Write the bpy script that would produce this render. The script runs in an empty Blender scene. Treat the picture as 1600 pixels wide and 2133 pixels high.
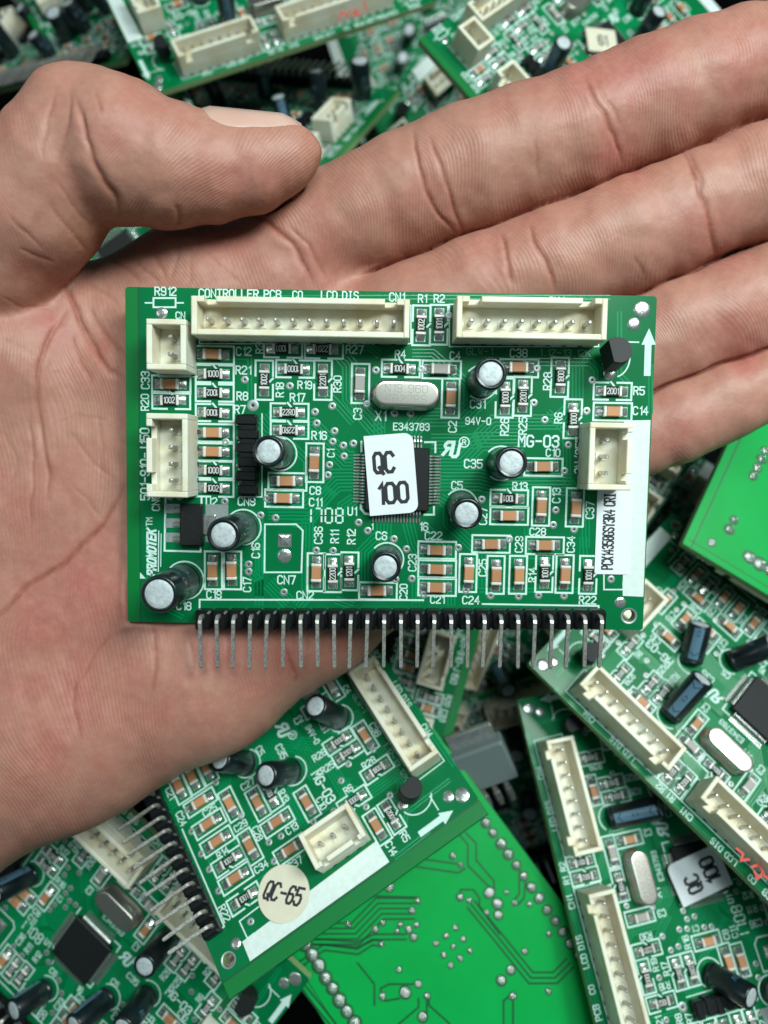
import bpy, math, random
import numpy as np
from mathutils import Matrix, Vector
R_ = random.Random(7)
SC = bpy.context.scene
COL = SC.collection
SC.unit_settings.scale_length = 0.01          # one unit is one centimetre

# ------------------------------------------------------------------ camera, light, exposure
F, D = 1540.0, 11.62                          # focal length in photo pixels, camera height over the held board (cm)
cam = bpy.data.cameras.new('camera'); cam_o = bpy.data.objects.new('camera', cam); COL.objects.link(cam_o)
cam_o.location = (0, 0, D); cam_o.rotation_euler = (0, 0, 0)
cam.sensor_fit = 'VERTICAL'; cam.sensor_height = 36.0; cam.sensor_width = 27.0
cam.lens = F / 2133.0 * 36.0
cam.clip_start = 0.5; cam.clip_end = 400
cam.dof.use_dof = True; cam.dof.focus_distance = D - 0.25
cam.dof.aperture_fstop = 0.155
SC.camera = cam_o
world = bpy.data.worlds.new('World'); SC.world = world; world.use_nodes = True
bgn = world.node_tree.nodes['Background']
bgn.inputs['Color'].default_value = (0.55, 0.85, 0.86, 1); bgn.inputs['Strength'].default_value = 0.085
def area(name, loc, size, power, color, target=(0, 0, 0), sy=None):
    l = bpy.data.lights.new(name, 'AREA'); l.shape = 'RECTANGLE' if sy else 'SQUARE'; l.size = size
    if sy: l.size_y = sy
    l.energy = power; l.color = color
    o = bpy.data.objects.new(name, l); COL.objects.link(o); o.location = loc
    o.rotation_euler = (Vector(target) - Vector(loc)).to_track_quat('-Z', 'Y').to_euler()
    return o
area('ceiling_light', (24, 21, 34), 17, 20000, (0.90, 1.0, 0.96), (2, 1, -1), 13)
area('ceiling_light', (10, 23, 62), 30, 25000, (0.84, 1.0, 0.98), (1, 1, -1), 14)
area('fill_light', (-46, 8, 44), 24, 3600, (0.85, 1.0, 1.0), (0, 0, -1))  # added fill from the left, not a known window
SC.view_settings.view_transform = 'Standard'
try: SC.view_settings.look = 'None'
except Exception: pass
SC.view_settings.exposure = 0.0; SC.view_settings.gamma = 1.0; SC.view_settings.use_curve_mapping = False
SC.render.engine = 'CYCLES'
SC.cycles.use_denoising = True
SC.cycles.max_bounces = 6; SC.cycles.diffuse_bounces = 3; SC.cycles.glossy_bounces = 3
SC.cycles.transmission_bounces = 2; SC.cycles.caustics_reflective = False; SC.cycles.caustics_refractive = False
SC.cycles.sample_clamp_indirect = 4.0

# ------------------------------------------------------------------ materials
def mat(name, col, rough=0.5, metal=0.0, coat=0.0, spec=0.5, noise=None, bump=None, rnd=0.0, coat_rough=0.08):
    """noise=(scale, amount, colour2) mottles the base colour; bump=(scale, strength)"""
    m = bpy.data.materials.new(name); m.use_nodes = True
    nt = m.node_tree; b = nt.nodes['Principled BSDF']
    b.inputs['Base Color'].default_value = (*col, 1); b.inputs['Roughness'].default_value = rough
    b.inputs['Metallic'].default_value = metal; b.inputs['Coat Weight'].default_value = coat
    b.inputs['Coat Roughness'].default_value = coat_rough; b.inputs['Specular IOR Level'].default_value = spec
    tc = nt.nodes.new('ShaderNodeTexCoord')
    out = None
    if noise:
        n = nt.nodes.new('ShaderNodeTexNoise'); n.inputs['Scale'].default_value = noise[0]; n.inputs['Detail'].default_value = 5
        nt.links.new(tc.outputs['Object'], n.inputs['Vector'])
        r = nt.nodes.new('ShaderNodeValToRGB'); r.color_ramp.elements[0].position = 0.38; r.color_ramp.elements[1].position = 0.72
        r.color_ramp.elements[0].color = (0, 0, 0, 1); r.color_ramp.elements[1].color = (1, 1, 1, 1)
        nt.links.new(n.outputs['Fac'], r.inputs['Fac'])
        mul = nt.nodes.new('ShaderNodeMath'); mul.operation = 'MULTIPLY'; mul.inputs[1].default_value = noise[1]
        nt.links.new(r.outputs['Color'], mul.inputs[0])
        mx = nt.nodes.new('ShaderNodeMix'); mx.data_type = 'RGBA'
        mx.inputs['A'].default_value = (*col, 1); mx.inputs['B'].default_value = (*noise[2], 1)
        nt.links.new(mul.outputs[0], mx.inputs['Factor']); out = mx.outputs['Result']
    if rnd:
        oi = nt.nodes.new('ShaderNodeObjectInfo'); hs = nt.nodes.new('ShaderNodeHueSaturation')
        mr = nt.nodes.new('ShaderNodeMapRange'); mr.inputs['To Min'].default_value = 1 - rnd; mr.inputs['To Max'].default_value = 1 + rnd * .6
        nt.links.new(oi.outputs['Random'], mr.inputs['Value']); nt.links.new(mr.outputs[0], hs.inputs['Value'])
        if out: nt.links.new(out, hs.inputs['Color'])
        else: hs.inputs['Color'].default_value = (*col, 1)
        out = hs.outputs['Color']
    if out: nt.links.new(out, b.inputs['Base Color'])
    if bump:
        n2 = nt.nodes.new('ShaderNodeTexNoise'); n2.inputs['Scale'].default_value = bump[0]; n2.inputs['Detail'].default_value = 4
        nt.links.new(tc.outputs['Object'], n2.inputs['Vector'])
        bp = nt.nodes.new('ShaderNodeBump'); bp.inputs['Strength'].default_value = bump[1]; bp.inputs['Distance'].default_value = 0.02
        nt.links.new(n2.outputs['Fac'], bp.inputs['Height']); nt.links.new(bp.outputs[0], b.inputs['Normal'])
    return m
M = dict(
 mask=mat('solder_mask', (0.0, 0.140, 0.042), .42, coat=.26, spec=.10, noise=(1.3, .6, (0.0, 0.185, .062)), bump=(2.5, .03), coat_rough=.16),
 rail=mat('rail_mask', (0.0, 0.17, 0.034), .38, coat=.2, spec=.35, coat_rough=.16),
 copper=mat('masked_copper', (0.0, 0.235, 0.082), .34, coat=.35, spec=.2, coat_rough=.12),
 back=mat('masked_pour', (0.0, 0.34, 0.060), .42, coat=.14, spec=.14, noise=(1.0, .5, (0.0, 0.42, .085)), bump=(2.0, .03), coat_rough=.3),
 dark=mat('bare_gap', (0.0, 0.085, 0.022), .4, coat=.4),
 edge=mat('glass_fibre', (0.25, 0.36, 0.16), .7, noise=(30, .6, (.12, .2, .07))),
 silk=mat('silk_ink', (0.62, 0.82, 0.77), .6, noise=(30, .5, (.40, .60, .55))),
 silkdim=mat('silk_ink_thin', (0.16, 0.36, 0.27), .6),
 strip=mat('white_block', (0.70, 0.80, 0.77), .55, noise=(9, .25, (.42, .44, .36))),
 solder=mat('solder', (0.66, 0.68, 0.66), .24, .8, noise=(14, .7, (.34, .35, .35)), bump=(25, .25)),
 endcap=mat('end_metal', (0.80, 0.79, 0.74), .38, .15, noise=(30, .6, (.6, .58, .53)), bump=(30, .2)),
 joint=mat('reflowed_tin', (0.88, 0.90, 0.89), .2, .8, noise=(14, .5, (.40, .41, .41)), bump=(10, .7)),
 pad=mat('pad_ring', (0.40, 0.45, 0.44), .45, .6, noise=(25, .5, (.25, .3, .28))),
 hole=mat('hole', (0.02, 0.035, 0.025), .8),
 tin=mat('tinned_pin', (0.60, 0.58, 0.54), .32, .7, noise=(26, .8, (.22, .21, .19)), bump=(40, .3), rnd=.12),
 can=mat('crystal_can', (0.58, 0.54, 0.49), .30, .95, noise=(30, .4, (.5, .47, .42))),
 cantext=mat('engraving', (0.30, 0.28, 0.26), .5, .8),
 capend=mat('aluminium_top', (0.60, 0.65, 0.67), .6, .2, noise=(16, .8, (.38, .43, .45)), bump=(30, .3)),
 sleeve=mat('sleeve', (0.004, 0.007, 0.009), .34, coat=.3, noise=(3, .6, (.004, .022, .028)), bump=(8, .12), coat_rough=.14),
 stripe=mat('sleeve_stripe', (0.10, 0.20, 0.29), .4, coat=.4),
 chipblack=mat('epoxy', (0.008, 0.009, 0.010), .5, spec=.25, noise=(40, .4, (.025, .028, .03)), bump=(50, .08)),
 plastic=mat('header_plastic', (0.006, 0.007, 0.008), .38, spec=.3, bump=(20, .1)),
 nylon=mat('nylon', (0.82, 0.80, 0.67), .5, spec=.4, noise=(2.0, .85, (.72, .60, .38)), bump=(9, .06), rnd=.06),
 ceramic=mat('ceramic_brown', (0.50, 0.225, 0.105), .55, noise=(20, .3, (.4, .2, .1)), rnd=.18),
 ceramicgrey=mat('ceramic_grey', (0.36, 0.33, 0.31), .5),
 marking=mat('marking_ink', (0.62, 0.64, 0.62), .6),
 paper=mat('sticker_paper', (0.76, 0.79, 0.82), .6, noise=(4, .3, (.66, .7, .74))),
 paperold=mat('sticker_cream', (0.70, 0.66, 0.52), .6, noise=(5, .4, (.6, .55, .42))),
 ink=mat('black_ink', (0.012, 0.014, 0.02), .6),
 red=mat('red_marker', (0.62, 0.06, 0.05), .6),
 floor=mat('bench_shade_colour', (0.0025, 0.003, 0.003), 1.0, spec=0.0, noise=(.3, .5, (.006, .007, .007))),
 grey=mat('grey_plastic', (0.13, 0.17, 0.17), .5, bump=(8, .1)),
)
for k in ('nylon',):
    b = M[k].node_tree.nodes['Principled BSDF']
    b.inputs['Subsurface Weight'].default_value = .25; b.inputs['Subsurface Radius'].default_value = (.08, .06, .03); b.inputs['Subsurface Scale'].default_value = 1.0

# ------------------------------------------------------------------ mesh helpers
class MB:
    def __init__(s): s.v = []; s.f = []; s.m = []; s.mats = []; s.sm = []
    def _mi(s, m):
        if m not in s.mats: s.mats.append(m)
        return s.mats.index(m)
    def add(s, vs, fs, m, smooth=False, T=None):
        o = len(s.v); k = s._mi(m)
        if T is not None: vs = [tuple(T @ Vector(v)) for v in vs]
        s.v += [tuple(v) for v in vs]
        for f in fs: s.f.append([o + i for i in f]); s.m.append(k); s.sm.append(smooth)
    def box(s, c, d, m, bev=0.0, T=None, taper=1.0):
        x, y, z = c; a, b, h = d[0] / 2, d[1] / 2, d[2] / 2
        e = min(bev, a * .9, b * .9, h * .9)
        if e <= 0:
            vs = [(x + i * a * (taper if k > 0 else 1), y + j * b * (taper if k > 0 else 1), z + k * h) for k in (-1, 1) for i, j in ((-1, -1), (1, -1), (1, 1), (-1, 1))]
            s.add(vs, [(3, 2, 1, 0), (4, 5, 6, 7), (0, 1, 5, 4), (1, 2, 6, 5), (2, 3, 7, 6), (3, 0, 4, 7)], m, T=T); return
        rings = []
        for zz, ins in ((-h, e), (-h + e, 0), (h - e, 0), (h, e)):
            t = taper if zz > 0 else 1
            aa, bb = a * t - ins, b * t - ins
            q = e * .7
            pts = [(-aa + (q), -bb), (aa - q, -bb), (aa, -bb + q), (aa, bb - q), (aa - q, bb), (-aa + q, bb), (-aa, bb - q), (-aa, -bb + q)]
            rings.append([(x + p[0], y + p[1], z + zz) for p in pts])
        s.rings(rings, m, True, True, smooth=False, T=T)
    def rings(s, rings, m, cap0=False, cap1=False, smooth=True, T=None, closed=True):
        n = len(rings[0]); vs = [p for r in rings for p in r]; fs = []
        for i in range(len(rings) - 1):
            for j in range(n if closed else n - 1):
                k = (j + 1) % n
                fs.append((i * n + j, i * n + k, (i + 1) * n + k, (i + 1) * n + j))
        if cap0: fs.append(tuple(range(n - 1, -1, -1)))
        if cap1: fs.append(tuple((len(rings) - 1) * n + j for j in range(n)))
        s.add(vs, fs, m, smooth, T)
    def lathe(s, prof, m, n=24, c=(0, 0, 0), cap0=True, cap1=True, T=None, smooth=True):
        rs = [[(c[0] + r * math.cos(2 * math.pi * i / n), c[1] + r * math.sin(2 * math.pi * i / n), c[2] + z) for i in range(n)] for r, z in prof]
        s.rings(rs, m, cap0, cap1, smooth, T)
    def ribbon(s, pts, w, z, m, ridge=0.0, T=None):
        """flat mitred ribbon along a 2-D polyline"""
        if len(pts) < 2: return
        closed = len(pts) > 3 and abs(pts[0][0] - pts[-1][0]) < 1e-6 and abs(pts[0][1] - pts[-1][1]) < 1e-6
        P = [Vector(p) for p in (pts[:-1] if closed else pts)]; n = len(P); L = []
        for i in range(n):
            a = P[(i - 1) % n] if (closed or i > 0) else None; b = P[(i + 1) % n] if (closed or i < n - 1) else None
            d1 = (P[i] - a).normalized() if a is not None else None; d2 = (b - P[i]).normalized() if b is not None else None
            if d1 is None: d1 = d2
            if d2 is None: d2 = d1
            n1 = Vector((-d1.y, d1.x)); n2 = Vector((-d2.y, d2.x)); q = n1 + n2
            if q.length < .2: q = n1
            q.normalize(); k = 1 / max(.45, q.dot(n1))
            p = P[i].copy()
            if not closed and i == 0: p = p - d2 * w * .45
            if not closed and i == n - 1: p = p + d1 * w * .45
            L.append((p + q * w / 2 * k, p, p - q * w / 2 * k))
        if closed: L.append(L[0])
        if ridge:
            r = [[(a.x, a.y, z), (c.x, c.y, z + ridge), (b.x, b.y, z)] for a, c, b in L]
        else:
            r = [[(a.x, a.y, z), (b.x, b.y, z)] for a, c, b in L]
        s.rings([list(reversed(q)) for q in r], m, smooth=bool(ridge), T=T, closed=False)
    def disc(s, c, r, z, m, n=18, T=None, r0=0):
        if r0:
            s.rings([[(c[0] + q * math.cos(2 * math.pi * i / n), c[1] + q * math.sin(2 * math.pi * i / n), z) for i in range(n)] for q in (r, r0)], m, T=T, smooth=False)
        else:
            s.add([(c[0] + r * math.cos(2 * math.pi * i / n), c[1] + r * math.sin(2 * math.pi * i / n), z) for i in range(n)], [tuple(range(n))], m, T=T)
    def poly(s, pts, z, m, T=None): s.add([(p[0], p[1], z) for p in pts], [tuple(range(len(pts)))], m, T=T)
    def mesh(s, name):
        me = bpy.data.meshes.new(name); me.from_pydata(s.v, [], s.f)
        for m in s.mats: me.materials.append(M[m])
        me.polygons.foreach_set('material_index', s.m); me.polygons.foreach_set('use_smooth', s.sm)
        me.update(); return me
def obj(name, me, parent=None, loc=(0, 0, 0), rz=0.0):
    if isinstance(me, MB): me = me.mesh(name)
    o = bpy.data.objects.new(name, me); COL.objects.link(o); o.parent = parent
    o.location = loc; o.rotation_euler = (0, 0, rz); return o
def rrect(cx, cy, w, h, r, corners=(1, 1, 1, 1), n=5):
    pts = []
    for k, (sx, sy) in enumerate(((1, 1), (-1, 1), (-1, -1), (1, -1))):
        if corners[k] and r > 0:
            for i in range(n + 1):
                a = math.pi / 2 * (k + i / n); pts.append((cx + sx * (w / 2 - r) + r * math.cos(a), cy + sy * (h / 2 - r) + r * math.sin(a)))
        else: pts.append((cx + sx * w / 2, cy + sy * h / 2))
    return pts

# stroke font, glyphs on a 4 x 6 grid
G_ = {
'A':'0,0 0,4 1,6 3,6 4,4 4,0|0,2.4 4,2.4','B':'0,0 0,6 3,6 4,5 4,4 3,3.2 0,3.2|3,3.2 4,2.2 4,1 3,0 0,0','C':'4,5 3,6 1,6 0,5 0,1 1,0 3,0 4,1',
'D':'0,0 0,6 2.6,6 4,4.6 4,1.4 2.6,0 0,0','E':'4,6 0,6 0,0 4,0|0,3.1 3,3.1','F':'4,6 0,6 0,0|0,3.1 3,3.1','G':'4,5 3,6 1,6 0,5 0,1 1,0 3,0 4,1 4,2.8 2.4,2.8',
'H':'0,0 0,6|4,0 4,6|0,3 4,3','I':'2,0 2,6|1,0 3,0|1,6 3,6','J':'3,6 3,1 2,0 1,0 0,1','K':'0,0 0,6|4,6 0.3,2.6|1.5,3.6 4,0','L':'0,6 0,0 4,0','M':'0,0 0,6 2,3 4,6 4,0',
'N':'0,0 0,6 4,0 4,6','O':'1,0 0,1 0,5 1,6 3,6 4,5 4,1 3,0 1,0','P':'0,0 0,6 3,6 4,5 4,4 3,3 0,3','Q':'1,0 0,1 0,5 1,6 3,6 4,5 4,1 3,0 1,0|2.4,1.6 4.2,-.4',
'R':'0,0 0,6 3,6 4,5 4,4 3,3 0,3|2,3 4,0','S':'4,5 3,6 1,6 0,5 0,4 1,3.2 3,2.8 4,2 4,1 3,0 1,0 0,1','T':'0,6 4,6|2,6 2,0','U':'0,6 0,1 1,0 3,0 4,1 4,6','V':'0,6 2,0 4,6',
'W':'0,6 1,0 2,3.5 3,0 4,6','X':'0,0 4,6|0,6 4,0','Y':'0,6 2,3 4,6|2,3 2,0','Z':'0,6 4,6 0,0 4,0',
'0':'1,0 0,1 0,5 1,6 3,6 4,5 4,1 3,0 1,0','1':'1,4.8 2.2,6 2.2,0','2':'0,5 1,6 3,6 4,5 4,4 0,0.6 0,0 4,0','3':'0,5 1,6 3,6 4,5 4,4 3,3.2 1.6,3.2|3,3.2 4,2.2 4,1 3,0 1,0 0,1',
'4':'3,0 3,6 0,2 4,2','5':'4,6 0,6 0,3.4 3,3.6 4,2.6 4,1 3,0 1,0 0,1','6':'4,5 3,6 1,6 0,5 0,1 1,0 3,0 4,1 4,2.4 3,3.3 0,3.3','7':'0,6 4,6 1.6,0',
'8':'1,3.1 0,4 0,5 1,6 3,6 4,5 4,4 3,3.1 1,3.1|1,3.1 0,2.2 0,1 1,0 3,0 4,1 4,2.2 3,3.1','9':'0,1 1,0 3,0 4,1 4,5 3,6 1,6 0,5 0,3.8 1,2.8 4,2.8',
'-':'0.4,3 3.6,3','.':'1.8,0 2.2,0','/':'0,-.5 4,6.5','_':'0,0 4,0','g':'0,0 0,6 4,0 4,6','(':'2,6.5 1,5 1,1 2,-.5'}
def strokes(txt):
    out = []; x = 0
    for ch in txt:
        if ch == ' ': x += 4; continue
        for k, pl in enumerate(G_.get(ch, '').split('|')):
            if pl: out.append(([(x + float(a), float(b)) for a, b in (q.split(',') for q in pl.split())], k))
        x += 3.6 if ch in '1.' else 5.6
    return out, x - 1.6
def text(mb, txt, cx, cy, h, rot=0, m='silk', z=.0042, lw=None, T=None, wide=1.0, slant=0.0, mirror=False):
    st, w = strokes(txt); sc = h / 6; lw = lw or h * .15; ca, sa = math.cos(math.radians(rot)), math.sin(math.radians(rot))
    for pl, k in st:
        P = []
        for x, y in pl:
            a = (x - w / 2) * sc * wide + slant * (y - 3) * sc; b = (y - 3) * sc
            if mirror: a = -a
            P.append((cx + a * ca - b * sa, cy + a * sa + b * ca))
        mb.ribbon(P, lw, z + .0004 * k, m, T=T)
def tag(o, label=None, cat=None, group=None, kind=None):
    for k, v in (('label', label), ('category', cat), ('group', group), ('kind', kind)):
        if v: o[k] = v
    return o

# ------------------------------------------------------------------ poses (photogrammetric fit of each board)
def rotv(r):
    r = Vector(r); return Matrix.Rotation(r.length, 3, r.normalized())
HR = rotv((0.0714, 0.0019, -0.0169)); HT = Vector((0.069, 0.7951, 0)); BW, BH, TH = 8.2273, 5.2466, 0.16
def ray(px, py): return Vector(((px - 800) / F, -(py - 1066.5) / F, -1.0))
def unproj(px, py, h=0.0, Rm=HR, T=HT):
    d = Rm.transposed() @ ray(px, py); o = Rm.transposed() @ (Vector((0, 0, D)) - T)
    t = (h - o.z) / d.z; q = o + d * t; return q
def P(px, py, h=0.0):
    q = unproj(px, py, h); return (q.x, q.y)
U = 1 / 132.0        # photo pixel on the held board in cm

# ------------------------------------------------------------------ the control board, built once in its own frame
H_RES = [(445.5,778.6,'1000',0),(445.5,818.5,'1002',1),(445.5,859.8,'1000',1),(445.5,978.7,'1000',0),(445.5,1017,'1002',0),(355,834,'1002',0),
 (588,726.8,'1001',1),(673,728.6,'2201',1),(613,768.5,'1000',1),(601.4,858.4,'22R0',0),(601.4,896,'22R0',1),(833,767.5,'1004',0),(1274,815,'2001',0),(1058.7,1038,'1001',1)]
V_RES = [(550.6,792,'1002'),(673,792,'2201'),(693,1194,'2200'),(728.6,1190,'1201'),(878,678,'1002'),(914.4,676.7,'1001'),(1051,829,'1000'),(1088.7,825.6,'2001'),
 (1166,786,'1800'),(1193,872.5,'1000'),(1133.7,1193.7,'1001'),(1225,1197.5,'1001')]
H_CAP = [(445.5,738.8),(445.5,900.8),(445.5,940.6),(355,800),(597,1002.5),(590,1037),(785.5,1230),(918,769,1),(1079.4,766),(1274,856.7),(1130,972),(1058.7,1073.7),(1021,1132),(1133,1135.6),
 (908.7,1145),(908.7,1184),(908.7,1222)]
V_CAP = [(751,799,1),(656,964),(658.6,1192),(444.8,1188),(484.7,1188),(938.7,829.4),(1127,1055),(1197.5,1057),(975,1193.7),(1032.5,1197.5),(1079,1197.5),(1176,1195.6)]
LBL = [('R912',345,607,17,0),('CONTROLLER PCB',500,612,17,0),('CO',620,614,15,0),('LCD DIS',708,615,16,0),('CN1',827,619,17,0),('R1',880,622,16,0),('R2',915,622,16,0),('LED DIS',1045,627,16,0),('CN4',1160,627,16,0),
 ('C12',508,732,17,0),('R21',507,771,17,0),('R8',505,825,17,0),('R7',500,853,17,0),('R3',541,725,16,90),('R27',739,728,17,0),('R18',583,812,16,90),('R19',635,802,16,0),('R30',703,800,16,90),
 ('R17',620,828,17,0),('R16',665,907,17,0),('C3',745,862,17,90),('X1',793,866,20,0),('C1',689.5,944,15,90),('R4',834,738,16,0),('C4',948,741,16,0),('C2',942.5,889,17,90),('C31',995,842,17,0),
 ('94V-0',996,877,15,0),('R26',1051,889,17,90),('R25',1089,887,17,90),('MG-03',1122,919,24,0),('C10',1152,943,16,0),('R28',1140.5,794,17,90),('R6',1163,870.6,16,90),('R5',1331,814,17,0),('C14',1334,855.6,17,0),
 ('C38',1080.5,735.6,17,0),('E343783',857,889,15,0),('C35',986,966,18,0),('C5',952,1011,17,0),('R13',1083,1013,17,0),('C27',1006,1075,17,90),('C13',1159,1032,17,90),('C37',1228.6,1062.5,17,90),
 ('C28',1120,1107.5,16,0),('C34',1189,1134,16,90),('C29',1081,1134,16,90),('C22',903,1116,17,0),('C23',859,1172,17,90),('C25',1005.5,1182.5,17,90),('R14',1109,1197.5,16,90),('C21',911,1249,16,0),('C24',981,1250,17,0),
 ('R22',1224,1250,17,0),('C20',840.5,1233,16,90),('16',882.5,1097,17,0),('1',775,1097,13,0),('C6',794.6,1116,17,0),('U1',733.7,1065,17,0),('R12',732,1117.7,17,90),('R11',697.4,1117.7,17,90),('C36',663.4,1115,17,90),
 ('CN9',513.7,1044.5,17,0),('U2',441,1045,17,0),('C8',656.8,1021.7,17,0),('C11',657.5,1046,17,0),('C16',532.9,1146.7,17,90),('CN7',597,1207.6,18,0),('C17',514.7,1217.4,17,90),('C19',445.9,1238.5,17,0),
 ('CN2',635.8,1240,17,0),('C18',383,1262,17,0),('CN6',325,1047,16,90),('501-910-J150',302,967,19,90),('R20',302,838,16,90),('C33',303,792,17,90),('ON/OFF',1207,948,18,90),('TM',311,1087,13,90),
 ('R9',503,1012,13,90),('R10',503,966,13,90),('C15',503,915,13,90),('CN',376,657,14,0)]
DIM = [('GLW-1',999,732,13,0),('1.12-13.12K',1177,735,13,0)]
VIAS = [(510,791),(603.5,804),(527,844.6,12),(692,846),(656,858),(659.7,881.6),(696.7,898),(693,920),(715,928),(736,924),(716.6,950.4),(686,968.6),(683,989.6),(783,771),(764,842),(470,921),
 (877.6,769),(822.5,861),(856,862),(1118.7,767.5),(1112,839),(1135,875),(1222,856),(1234,792),(1184,927),(1176,981),(935,657),(468,1045),(542.6,1073.5),(574,1079),(518,1175.7),(518,1191),(591.6,1233.7),
 (747,1088.7),(766,1105.8),(658.6,1146.7),(693.8,1147.5),(556,1038.7),(355,1034),(375,1034),(820.6,1123),(847,1144),(824,1207.6),(858,1205.7),(1003.6,1040.7),(1158,1063),(1152.5,1093.6),(1196,1103),
 (1061,1123.6),(954.5,1141),(882.5,1238.7),(970.6,1230),(1022,1241),(1080.5,1242.5),(1121.7,1240.6),(1175,1241.7),(1273,1207)]
ELCAP = [(385,1209,1.10,.275,(4,-1)),(507,1098,1.05,.25,(5,-1)),(1002,797,1.05,.232,(0,1)),(1044,965,.85,.238,(-1,1)),(960,1054,.85,.235,(0,-4)),(806,1165,.75,.235,(2,-1)),(583,945,.85,.235,(3,2))]
CONN = [('CN1',420,642,851,711,12,'h'),('CN4',941.5,640,1241,717,8,'h'),('CN5',332,681,410,780,2,'n'),('CN6',332,867,413,1031,4,'l'),('CN8',1201,885,1291.5,1017,3,'r')]
PINX = [430 + 33.67 * i for i in range(25)]

def build_resistor(txt):
    b = MB(); b.box((0, 0, .034), (.205, .150, .050), 'chipblack', .006)
    text(b, txt, 0, 0, .088, 0, 'marking', .0598, lw=.012, wide=.62)
    t = MB(); t.box((.124, 0, .033), (.046, .158, .060), 'endcap', .012)
    # solder fillet sloping down to the pad
    rs = []
    for x, hh, w in ((.153, .048, .070), (.185, .036, .070), (.215, .016, .066), (.245, .005, .055)):
        rs.append([(x, w * math.cos(a) * 1.0, .003 + hh * max(0, math.sin(a)) ** .7) for a in [math.pi * k / 8 for k in range(9)]])
    t.rings(rs, 'solder', closed=False); t.box((.2, 0, .0035), (.10, .150, .003), 'pad')
    return b.mesh('resistor'), t.mesh('terminal')
def build_ceramic(grey=False):
    b = MB(); b.box((0, 0, .055), (.20, .150, .090), 'ceramicgrey' if grey else 'ceramic', .010)
    t = MB(); t.box((.122, 0, .055), (.050, .160, .100), 'endcap', .014)
    rs = []
    for x, hh, w in ((.156, .065, .072), (.185, .045, .072), (.215, .020, .066), (.245, .006, .055)):
        rs.append([(x, w * math.cos(a), .003 + hh * max(0, math.sin(a)) ** .7) for a in [math.pi * k / 8 for k in range(9)]])
    t.rings(rs, 'solder', closed=False); t.box((.2, 0, .0035), (.10, .150, .003), 'pad')
    return b.mesh('ceramic_capacitor'), t.mesh('terminal')
RES_M = {}
CER_M = {g: build_ceramic(g) for g in (False, True)}
def add_chip(root, name, meshes, px, py, rot):
    x, y = P(px, py); jx = R_.uniform(-1, 1) * .008
    o = obj(name, meshes[0], root, (x + jx, y + R_.uniform(-1, 1) * .006, 0), math.radians(rot + R_.uniform(-1.5, 1.5)))
    obj('terminal', meshes[1], o); obj('terminal', meshes[1], o, rz=math.pi)
    return o
def build_elcap(h, r):
    s = MB(); e = .03
    prof = [(r * .93, .01), (r, .03), (r, .07), (r * .95, .085), (r * .95, .10), (r, .115), (r, h - e), (r - e * .35, h - e * .3), (r - e, h), (r * .84, h - .002), (r * .68, h - .016)]
    s.lathe(prof, 'sleeve', 28, cap0=True, cap1=False)
    # printed stripe: a strip of the sleeve facing +x with minus marks
    rr = r + .0015
    def patch(a0, a1, z0, z1, m, ro=0.0, n=6):
        s.rings([[((rr + ro) * math.cos(a0 + (a1 - a0) * i / n), (rr + ro) * math.sin(a0 + (a1 - a0) * i / n), z) for i in range(n + 1)] for z in (z0, z1)], m, closed=False)
    patch(-.42, .42, .13, h - .05, 'stripe')
    nz = int((h - .2) / .22)
    for k in range(nz):
        zc = .24 + k * (h - .4) / max(1, nz - 1)
        if k % 2:      # an oval nought
            pts = [(.15 * math.cos(t), .055 * math.sin(t)) for t in [2 * math.pi * i / 14 for i in range(15)]]
        else:
            pts = [(-.36, .045), (0, -.03), (.36, .045)]
        w = .012; fine_ = []
        for (a0, b0), (a1, b1) in zip(pts, pts[1:]): fine_ += [(a0 + (a1 - a0) * j / 6, b0 + (b1 - b0) * j / 6) for j in range(6)]
        pts = fine_ + [pts[-1]]
        for (a0, b0), (a1, b1) in zip(pts, pts[1:]):
            q = [((rr + .0015) * math.cos(a), (rr + .0015) * math.sin(a), z) for a, z in ((a0, zc + b0 - w), (a1, zc + b1 - w), (a1, zc + b1 + w), (a0, zc + b0 + w))]
            s.add(q, [(0, 1, 2, 3)], 'ink')
    for k, (zz, tx) in enumerate(((h * .62, '10 50V'), (h * .38, '105'))):   # value print round the sleeve
        st, w = strokes(tx)
        for pl, kk in st:
            pp = [(2.4 + (x - w / 2) * .016 / r * 1.0, zz + (y - 3) * .017) for x, y in pl]
            for (a0, b0), (a1, b1) in zip(pp, pp[1:]):
                L = math.hypot((a1 - a0) * r, b1 - b0) or 1; na, nb = -(b1 - b0) / L * .006 / r, (a1 - a0) * r / L * .006
                q = [((rr) * math.cos(a), (rr) * math.sin(a), z) for a, z in ((a0 - na, b0 - nb), (a1 - na, b1 - nb), (a1 + na, b1 + nb), (a0 + na, b0 + nb))]
                s.add(q, [(0, 1, 2, 3)], 'stripe')
    t = MB(); q = r * (.80 if h > 1.08 else .70)
    t.lathe([(q + .008, h - .016), (q, h - .008), (q * .6, h - .006)], 'capend', 24, cap0=False, cap1=True)
    return s.mesh('electrolytic_capacitor'), t.mesh('metal_top')
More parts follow.
